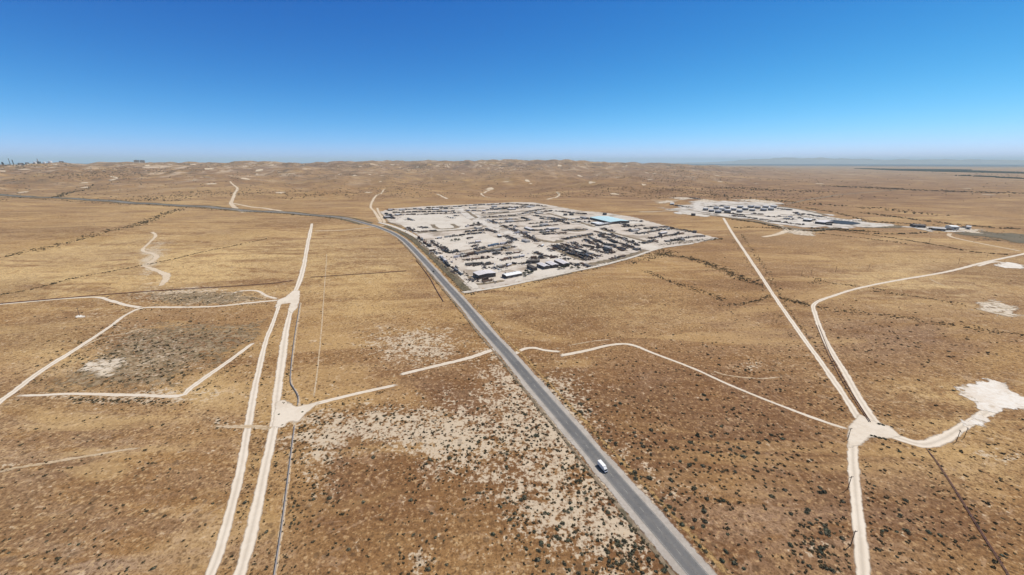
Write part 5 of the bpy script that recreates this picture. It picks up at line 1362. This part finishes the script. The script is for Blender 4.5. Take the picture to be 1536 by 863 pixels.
def box_truck():
    p, a, z = road_frame(901, 704, -1.85)
    t = empty('box_truck', (p[0], p[1], z), a + PI)          # +x is the way it drives: toward the viewer
    t.scale = (.78, .8, .8); tag(t, 'white box truck driving along the asphalt road', 'truck')
    m = MB(); m.box(-4.6, -.42, .62, 3.2, .42, .92, M['darksteel']); m.box(-4.7, -1.15, .45, -4.55, 1.15, .6, M['darksteel'])
    for x in (-2.9, 2.6): m.cyl((x, -1.0, .5), (x, 1.0, .5), .1, M['darksteel'], 8)
    m.build('chassis', t)
    m = MB(); m.box(-4.7, -1.27, .95, 1.95, 1.27, 3.75, M['white'])
    for y in (-1.285, 1.27):
        m.box(-4.7, y, .95, 1.95, y + .015, 1.08, M['greysteel']); m.box(-4.7, y, 3.62, 1.95, y + .015, 3.75, M['greysteel'])
    c = m.build('cargo_box', t)
    m = MB(); m.box(-4.76, -1.15, 1.05, -4.7, 1.15, 3.6, M['offwhite'])
    for k in range(4): m.box(-4.775, -1.15, 1.6 + k * .5, -4.76, 1.15, 1.63 + k * .5, M['greysteel'])
    m.build('rear_door', c)
    m = MB()
    prof = [(2.15, .7), (4.35, .7), (4.4, 1.35), (4.2, 1.55), (3.55, 2.45), (2.15, 2.55)]
    m.prism(prof, -1.12, 1.12, M['white']); m.prism([(2.0, 2.5), (3.4, 2.5), (2.1, 3.5)], -1.05, 1.05, M['white'])
    cab = m.build('cab', t)
    m = MB(); m.add([(4.18, -.98, 1.62), (4.18, .98, 1.62), (3.62, .98, 2.42), (3.62, -.98, 2.42), (4.21, -.98, 1.63), (4.21, .98, 1.63), (3.65, .98, 2.43), (3.65, -.98, 2.43)],
                    [(0, 3, 2, 1), (4, 5, 6, 7), (0, 1, 5, 4), (1, 2, 6, 5), (2, 3, 7, 6), (3, 0, 4, 7)], M['glass']); m.build('windscreen', cab)
    for y in (-1.14, 1.12):
        m = MB(); m.box(2.6, y, 1.6, 3.7, y + .02, 2.3, M['glass'], (2.6, y, 3.35, y + .02)); m.build('side_window', cab)
    for y in (-1.42, 1.2):
        m = MB(); m.box(3.75, y, 1.7, 3.85, y + .22, 2.15, M['darksteel']); m.build('mirror', cab)
    m = MB(); m.box(4.36, -1.15, .45, 4.56, 1.15, .72, M['darksteel']); m.build('bumper', t)
    for y in (-1.0, .72):
        m = MB(); m.box(4.38, y, .85, 4.43, y + .28, 1.08, M['lamp']); m.build('headlight', t)
    for y in (-1.1, .9):
        m = MB(); m.box(-4.73, y, .62, -4.7, y + .2, .82, M['redlamp']); m.build('tail_light', t)
    for x, ys in ((2.9, (-1.02, 1.02)), (-2.9, (-.98, .98))):
        for y in ys:
            m = MB(); m.cyl((x, y - .17, .5), (x, y + .17, .5), .5, M['rubber'], 18); w_ = m.build('wheel', t)
            m = MB(); m.cyl((x, y - .175, .5), (x, y + .175, .5), .26, M['greysteel'], 12); m.build('rim', w_)
box_truck()

def road_car():
    p, a, z = road_frame(651, 408.5, -1.8)
    t = empty('car', (p[0], p[1], z), a + PI); tag(t, 'small dark car on the asphalt road beside the salvage yard', 'car')
    m = MB(); m.prism([(-2.3, .35), (2.3, .35), (2.3, .75), (1.3, .95), (-2.2, 1.0), (-2.3, .8)], -.9, .9, M['darksteel']); b = m.build('body', t)
    m = MB(); m.prism([(1.0, .95), (.3, 1.48), (-1.2, 1.5), (-1.9, .98)], -.78, .78, M['glass']); m.build('windows', b)
    m = MB(); m.box(-1.15, -.74, 1.5, .28, .74, 1.54, M['darksteel']); m.build('roof', b)
    for x in (-1.45, 1.45):
        for y in (-.84, .84):
            m = MB(); m.cyl((x, y - .11, .34), (x, y + .11, .34), .34, M['rubber'], 14); m.build('wheel', t)
road_car()

# ------------------------------------------------------------------ utility poles
def pole_meshes():
    a = MB(); a.cyl((0, 0, -.5), (0, 0, 8.3), .19, M['pole'], 10, .12)
    b = MB(); b.box(-1.25, -.07, 7.5, 1.25, .07, 7.66, M['pole']); b.cyl((-.7, .08, 7.5), (0, .12, 6.8), .035, M['pole'], 6); b.cyl((.7, .08, 7.5), (0, .12, 6.8), .035, M['pole'], 6)
    c = []
    for x in (-1.1, -.45, .45, 1.1):
        m = MB(); m.cyl((x, 0, 7.66), (x, 0, 7.78), .03, M['greysteel'], 6); m.cyl((x, 0, 7.78), (x, 0, 7.98), .075, M['glass'], 8, .05); c.append(m.mesh('insulator'))
    return a.mesh('utility_pole'), b.mesh('crossarm'), c
PM = pole_meshes()
P0 = None
for (x, y, rz, s, lb) in [
    (1276, 818, .2, 1, 'lowest timber utility pole left of the dirt track at lower right'), (1271.5, 734, .2, 1, 'middle timber utility pole left of the dirt track at lower right'), (1271.5, 659.5, .2, 1, 'timber utility pole at the dirt junction'),
    (1434, 663, 1.2, 1, 'timber utility pole right of the dirt junction by the bending track'), (1446, 657, 1.2, .9, 'second timber pole right of the dirt junction, toward the clay pad'), (119.5, 474, .5, 1.15, 'lone timber pole on a pale spot in the left field'),
    (1202, 414, .4, 1, 'left one of three timber poles in the tan field at right'), (1216.5, 412.5, .4, 1, 'middle one of three timber poles in the tan field at right'), (1253, 409, .4, 1.15, 'right one of three timber poles in the tan field at right'),
    (1303, 404, .4, 1, 'timber pole alone in the tan field above the bending track'), (1437.5, 396, .4, 1.1, 'timber pole just above the bending track at far right'), (1480, 386.5, .4, 1.1, 'timber pole at far right near the thin pale track'),
    (1393, 366, .4, 1.2, 'distant timber pole below the small plant at right'), (668, 323, .4, 1.4, 'pole beside the back edge of the far cream lot'), (802, 358.6, .4, 1.2, 'pole beside the centre street of the yard')]:
    if P0 is None:
        P0 = bpy.data.objects.new('utility_pole', PM[0]); C.objects.link(P0); link(bpy.data.objects.new('crossarm', PM[1]), P0)
        for c in PM[2]: link(bpy.data.objects.new('insulator', c), P0)
        o = P0
    else: o = copy_tree(P0)
    p = gp(x, y); o.location = p; o.rotation_euler = (0, 0, rz); o.scale = (s, s, s)
    tag(o, lb, 'utility pole', 'timber utility poles')
pad('clay_pad', [(112, 475), (118, 473), (127, 474), (126, 476.5), (116, 477)], M['clay'], 0.08, 1, 3, 'pale spot at the foot of the lone pole')

# ------------------------------------------------------------------ pipelines
def pipeline(pts, r, zc, mat, label, support=12.0, off=0.0):
    L = world_line(pts, 3.0)
    if off: L = offset_line(L, off)
    z = terrain(L[:, 0], L[:, 1]) + zc
    t = empty('pipeline', (L[0, 0], L[0, 1], float(terrain(L[0, 0], L[0, 1])))); tag(t, label, 'pipeline')
    O = np.array([*t.location]); P = np.stack([L[:, 0], L[:, 1], z], 1) - O
    n = 10; T = np.gradient(P, axis=0); T /= np.linalg.norm(T, axis=1)[:, None]
    S = np.cross(T, [0, 0, 1]); S /= np.linalg.norm(S, axis=1)[:, None]; U = np.cross(S, T)
    a = np.arange(n) * 2 * PI / n
    co = P[:, None, :] + r * (S[:, None, :] * np.cos(a)[None, :, None] + U[:, None, :] * np.sin(a)[None, :, None])
    idx = np.arange(len(P) * n).reshape(len(P), n)
    q = np.stack([idx[:-1], np.roll(idx[:-1], -1, 1), np.roll(idx[1:], -1, 1), idx[1:]], -1).reshape(-1, 4)
    me = raw_mesh('pipe', co.reshape(-1, 3), [q, idx[:1, ::-1], idx[-1:]], [mat], smooth=True)
    link(bpy.data.objects.new('pipe', me), t)
    k, c = 0, 0; d = np.concatenate([[0], np.cumsum(np.linalg.norm(np.diff(P, axis=0), axis=1))])
    sm = None
    step = max(support, d[-1] / 60)
    for s in np.arange(2, d[-1] - 1, step):
        i = int(np.searchsorted(d, s)); p = P[i]
        if sm is None:
            m = MB(); m.box(-.2, -r * 1.5, -1.0, .2, r * 1.5, -r + .02 + (0.0), M['greysteel']); m.box(-.14, -r * 1.6, -.95, .14, -r * 1.2, r * .4, M['greysteel']); m.box(-.14, r * 1.2, -.95, .14, r * 1.6, r * .4, M['greysteel']); sm = m.mesh('support')
        o = bpy.data.objects.new('support', sm); link(o, t); o.location = p; o.rotation_euler = (0, 0, math.atan2(T[i, 1], T[i, 0]))
    return t
pipeline([(450, 456), (443, 500), (437.5, 545), (436, 573), (440, 582), (446, 592), (448, 600), (446.5, 609)], .32, .7, M['pipegrey'], 'grey pipeline with a bend beside the wide dirt track, upper length')
pipeline([(442, 640), (437, 680), (432, 720), (423, 790), (412, 863), (405, 905)], .32, .7, M['pipegrey'], 'straight grey pipeline at lower left right of the dirt track')
pipeline([(1388, 673), (1405, 694), (1432, 735), (1470, 797), (1512, 863), (1535, 900)], .15, .4, M['pipered'], 'rust red pipeline at lower right, left pipe of the pair', 16, -0.25)
pipeline([(1394, 679), (1405, 694), (1432, 735), (1470, 797), (1512, 863), (1535, 900)], .15, .4, M['pipered'], 'rust red pipeline at lower right, right pipe of the pair', 16, 0.25)
pipeline([(1226, 488), (1243, 530), (1270, 580), (1303, 633)], .17, .4, M['pipered'], 'dark red pipeline between straight and bending dirt tracks, left pipe', 12, -.9)
pipeline([(1226, 488), (1243, 530), (1270, 580), (1306, 634)], .17, .4, M['pipered'], 'dark red pipeline between straight and bending dirt tracks, right pipe', 12, .9)
pipeline([(624, 391), (634, 403), (646, 420), (656, 438), (665, 453)], .40, .7, M['pipered'], 'dark red pipeline left of the asphalt road near the salvage yard', 14)
pipeline([(-30, 458.5), (0, 456), (100, 447.5), (200, 439.5), (300, 433), (400, 426.5), (440, 421.5)], .42, .7, M['pipered'], 'long rust pipeline crossing the left fields, part left of the dirt track', 16)
pipeline([(466, 416.5), (520, 413), (570, 410), (610, 407)], .42, .7, M['pipered'], 'long rust pipeline crossing the left fields, part right of the dirt track', 16)

# ------------------------------------------------------------------ skyline things
def crest(px, rmin=4500, rmax=9500):
    u = (px - CX) / (FPX / CT); r = np.linspace(rmin, rmax, 400); a = math.atan(u)
    x, y = r * math.sin(a), r * math.cos(a); e = (terrain(x, y) - H) / r; i = int(e.argmax())
    return x[i], y[i], float(terrain(x[i], y[i])), r[i] / math.cos(a)
def skyline():
    def vt(px, r, h, mat, lb, nm='storage_tank', cat='oil tank'):
        x, y, z, d = crest(px); m = MB(); m.cyl((0, 0, -3), (0, 0, h), r, mat, 20); m.cyl((0, 0, h), (0, 0, h + r * .18), r, mat, 20, r * .15)
        for k in (.4, .8): m.cyl((0, 0, h * k), (0, 0, h * k + .5), r * 1.02, mat, 20)
        o = m.build(nm); o.location = (x, y, z); tag(o, lb, cat)
    vt(52, 15, 17, M['white'], 'white tank left of the dark tower on the left skyline')
    vt(66, 13, 14, M['white'], 'white tank right of the dark tower on the left skyline')
    vt(75, 18, 17, M['white'], 'widest white tank on the left skyline')
    x, y, z, d = crest(57)
    t = empty('refinery_tower', (x, y, z)); tag(t, 'dark pointed tower between white tanks on the left skyline', 'tower')
    m = MB(); m.cyl((0, 0, -4), (0, 0, 42), 10, M['greyroof'], 12, 4); m.build('shaft', t)
    m = MB(); m.cyl((0, 0, 42), (0, 0, 56), 2.2, M['darksteel'], 8, .8); m.build('stack', t)
    m = MB(); m.box(-20, -10, -4, 20, 10, 18, M['darksteel']); m.build('base_block', t)
    for px, h, r, lb in ((14, 58, 2.6, 'thin tall stack at the far left of the skyline'), (19, 52, 4.5, 'dark stack right of the thin one on the left skyline'), (3, 24, 9, 'short dark stack at the left border of the skyline')):
        x, y, z, d = crest(px); m = MB(); m.cyl((0, 0, -4), (0, 0, h), r, M['darksteel'], 10, r * .7); m.cyl((0, 0, h * .6), (0, 0, h * .62), r * 1.5, M['darksteel'], 10); m.cyl((0, 0, h), (0, 0, h + 2), r * .9, M['darksteel'], 10)
        o = m.build('chimney_stack'); o.location = (x, y, z); tag(o, lb, 'chimney')
    for px, w_, h, lb in ((30, 44, 11, 'low dark plant hall on the left skyline'), (40, 30, 10, 'small dark plant hall left of the white tanks'), (92, 40, 9, 'low dark hall right of the white tanks on the skyline')):
        x, y, z, d = crest(px); m = MB(); m.box(-w_ / 2, -15, -5, w_ / 2, 15, h, M['brownwall']); m.prism([(-w_ / 2 - 1, h), (w_ / 2 + 1, h), (w_ / 2 - 6, h + 5), (-w_ / 2 + 6, h + 5)], -15.5, 15.5, M['greyroof']); m.box(-w_ / 4, -18, -5, w_ / 6, -15, h * .6, M['greyroof'])
        o = m.build('plant_hall'); o.location = (x, y, z); o.rotation_euler = (0, 0, -math.atan2(x, y)); tag(o, lb, 'building')
    for px, lb in ((205, 'left block of the grey twin buildings on the left skyline'), (213.5, 'right block of the grey twin buildings on the left skyline')):
        x, y, z, d = crest(px); t = empty('block_building', (x, y, z), -math.atan2(x, y)); tag(t, lb, 'building', 'grey twin blocks on the skyline')
        m = MB(); m.box(-27, -18, -6, 27, 18, 26, M['cream']); m.build('wall', t)
        m = MB(); m.box(-28, -19, 26.01, 28, 19, 28, M['greyroof']); m.box(-10, -6, 28, 6, 6, 33, M['greyroof']); m.build('roof', t)
        for k in range(3):
            m = MB(); m.box(-24, -18.2, 3 + k * 8, 24, -18, 6 + k * 8, M['glass']); m.build('window_band', t)
skyline()

def far_tree_band(name, label, quads, n, hgt, seed):
    R = np.random.RandomState(seed); T = leaf_cloud(9, 900, flat=1.3, leaf=.7).reshape(-1, 3); co = []
    for (p0, p1, depth), k in zip(quads, n):
        g = gpa([p0[0], p1[0]], [p0[1], p1[1]])
        t = R.uniform(0, 1, k); x = g[0, 0] + (g[1, 0] - g[0, 0]) * t; y = g[0, 1] + (g[1, 1] - g[0, 1]) * t + R.uniform(0, 1, k) * depth
        s = hgt * R.uniform(.6, 1.15, k)
        z = terrain(x, y)
        co.append((T[None] * s[:, None, None] + np.stack([x, y, z], 1)[:, None, :]).reshape(-1, 3))
    co = np.concatenate(co)
    me = raw_mesh(name, co, np.arange(len(co)).reshape(-1, 3), [M['greenleaf']])
    tag(link(bpy.data.objects.new(name, me)), label, kind='stuff')
far_tree_band('orchard', 'dark distant orchards on the far right plain', [((1340, 254.5), (1460, 255.4), 300), ((1452, 256.5), (1536, 259.5), 2600), ((1536, 259.5), (1640, 263), 2600)], [1300, 5200, 1800], 14, 5)
far_tree_band('treeline', 'broken dark line of trees below the distant orchards', [((1440, 264.4), (1460, 264.6), 60), ((1468, 265.2), (1500, 266.4), 60), ((1502, 267), (1545, 269.4), 60)], [40, 120, 80], 13, 6)

def mountains():
    n = 160; az = np.radians(np.linspace(14, 58, n)); R0 = 46000
    prof = np.interp(np.degrees(az), [14, 22, 26, 30, 33, 37, 42, 46, 52, 58], [0, 80, 160, 420, 560, 500, 360, 330, 290, 240])
    prof = prof * (1 + .22 * fbm(az * 60, az * 0 + .5, 4, 77)) + 20 * fbm(az * 200, az * 0 + 3.5, 3, 78)
    prof = np.clip(prof, 0, 690)
    rows = []
    for k, (dr, f) in enumerate([(-4200, 0), (-2800, .22), (-1800, .5), (-800, .8), (0, 1), (900, .75), (2600, .3), (4500, 0)]):
        r = R0 + dr + 500 * fbm(az * 40, az * 0 + k * 1.7, 3, 80 + k)
        z = prof * f * (1 + (.25 * fbm(az * 90, az * 0 + k * 2.3, 3, 88 + k) if 0 < f < 1 else 0)) - 8
        rows.append(np.stack([r * np.sin(az), r * np.cos(az), z], 1))
    co = np.concatenate(rows); idx = np.arange(len(co)).reshape(len(rows), n)
    q = np.stack([idx[:-1, :-1], idx[:-1, 1:], idx[1:, 1:], idx[1:, :-1]], -1).reshape(-1, 4)
    me = raw_mesh('mountains', co, q, [M['mountain']], smooth=True)
    tag(link(bpy.data.objects.new('mountains', me)), 'faint distant mountains behind the right plain', kind='structure')
mountains()
#==PART5==

# ------------------------------------------------------------------ air, sky, sun, camera
hz = MB(); hz.box(-93000, -93000, -30, 93000, 93000, 720, M['ground'])
ho = hz.build('haze'); ho.data.materials.clear()
hm = bpy.data.materials.new('pale_air'); hm.use_nodes = True
for n in list(hm.node_tree.nodes):
    if n.type != 'OUTPUT_MATERIAL': hm.node_tree.nodes.remove(n)
pv = hm.node_tree.nodes.new('ShaderNodeVolumePrincipled')
pv.inputs['Color'].default_value = (0.70, 0.93, 1.0, 1); pv.inputs['Density'].default_value = 2.9e-5; pv.inputs['Anisotropy'].default_value = 0.0
hm.node_tree.links.new(pv.outputs[0], hm.node_tree.nodes[0].inputs['Volume'])
ho.data.materials.append(hm)
tag(ho, 'thin pale desert haze', kind='stuff')

w = bpy.data.worlds.new('World'); bpy.context.scene.world = w; w.use_nodes = True
nt = w.node_tree; bgd = nt.nodes['Background']
sky = nt.nodes.new('ShaderNodeTexSky'); sky.sky_type = 'NISHITA'; sky.sun_disc = False
sky.sun_elevation = SUN_EL; sky.sun_rotation = SUN_AZ; sky.altitude = 300; sky.air_density = 1.0; sky.dust_density = 0.0; sky.ozone_density = 2.0
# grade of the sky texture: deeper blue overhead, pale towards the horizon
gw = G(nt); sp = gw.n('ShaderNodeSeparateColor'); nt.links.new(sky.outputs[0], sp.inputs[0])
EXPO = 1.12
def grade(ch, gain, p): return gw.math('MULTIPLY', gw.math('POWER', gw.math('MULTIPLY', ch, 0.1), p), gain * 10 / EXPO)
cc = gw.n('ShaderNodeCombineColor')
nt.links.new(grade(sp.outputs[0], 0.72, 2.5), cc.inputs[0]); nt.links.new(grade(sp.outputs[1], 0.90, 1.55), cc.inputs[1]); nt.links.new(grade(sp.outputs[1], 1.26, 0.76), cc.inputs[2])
# unseen overhead sky is desaturated and dimmed so fill tints shadows less blue
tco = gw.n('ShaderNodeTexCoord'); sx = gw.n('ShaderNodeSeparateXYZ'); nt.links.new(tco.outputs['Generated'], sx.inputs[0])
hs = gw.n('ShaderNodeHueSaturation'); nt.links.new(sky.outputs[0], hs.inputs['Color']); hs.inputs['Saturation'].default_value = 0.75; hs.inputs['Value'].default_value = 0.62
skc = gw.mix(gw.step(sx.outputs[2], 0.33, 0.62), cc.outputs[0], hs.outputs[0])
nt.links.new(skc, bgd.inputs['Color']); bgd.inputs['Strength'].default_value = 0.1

sd = bpy.data.lights.new('sun', 'SUN'); sd.energy = 3.9; sd.angle = math.radians(0.53); sd.color = (1.0, 0.945, 0.86)
so = bpy.data.objects.new('sun', sd); C.objects.link(so)
dv = Vector((math.sin(SUN_AZ) * math.cos(SUN_EL), math.cos(SUN_AZ) * math.cos(SUN_EL), math.sin(SUN_EL)))
so.rotation_euler = dv.to_track_quat('Z', 'Y').to_euler(); so.location = (0, 0, 900)

cd = bpy.data.cameras.new('camera'); co_ = bpy.data.objects.new('camera', cd); C.objects.link(co_)
cd.sensor_width = 36; cd.sensor_fit = 'HORIZONTAL'; cd.lens = 36 * FPX / 1536.0
cd.clip_start = 0.5; cd.clip_end = 250000
co_.location = (0, 0, H); co_.rotation_euler = (PI / 2 - TH, 0, 0)
sc = bpy.context.scene; sc.camera = co_
sc.view_settings.view_transform = 'Standard'; sc.view_settings.look = 'None'; sc.view_settings.exposure = 0.25; sc.view_settings.gamma = 1
sc.view_settings.use_curve_mapping = False
sc.cycles.use_denoising = True
sc.cycles.max_bounces = 4; sc.cycles.transparent_max_bounces = 16; sc.cycles.volume_bounces = 1
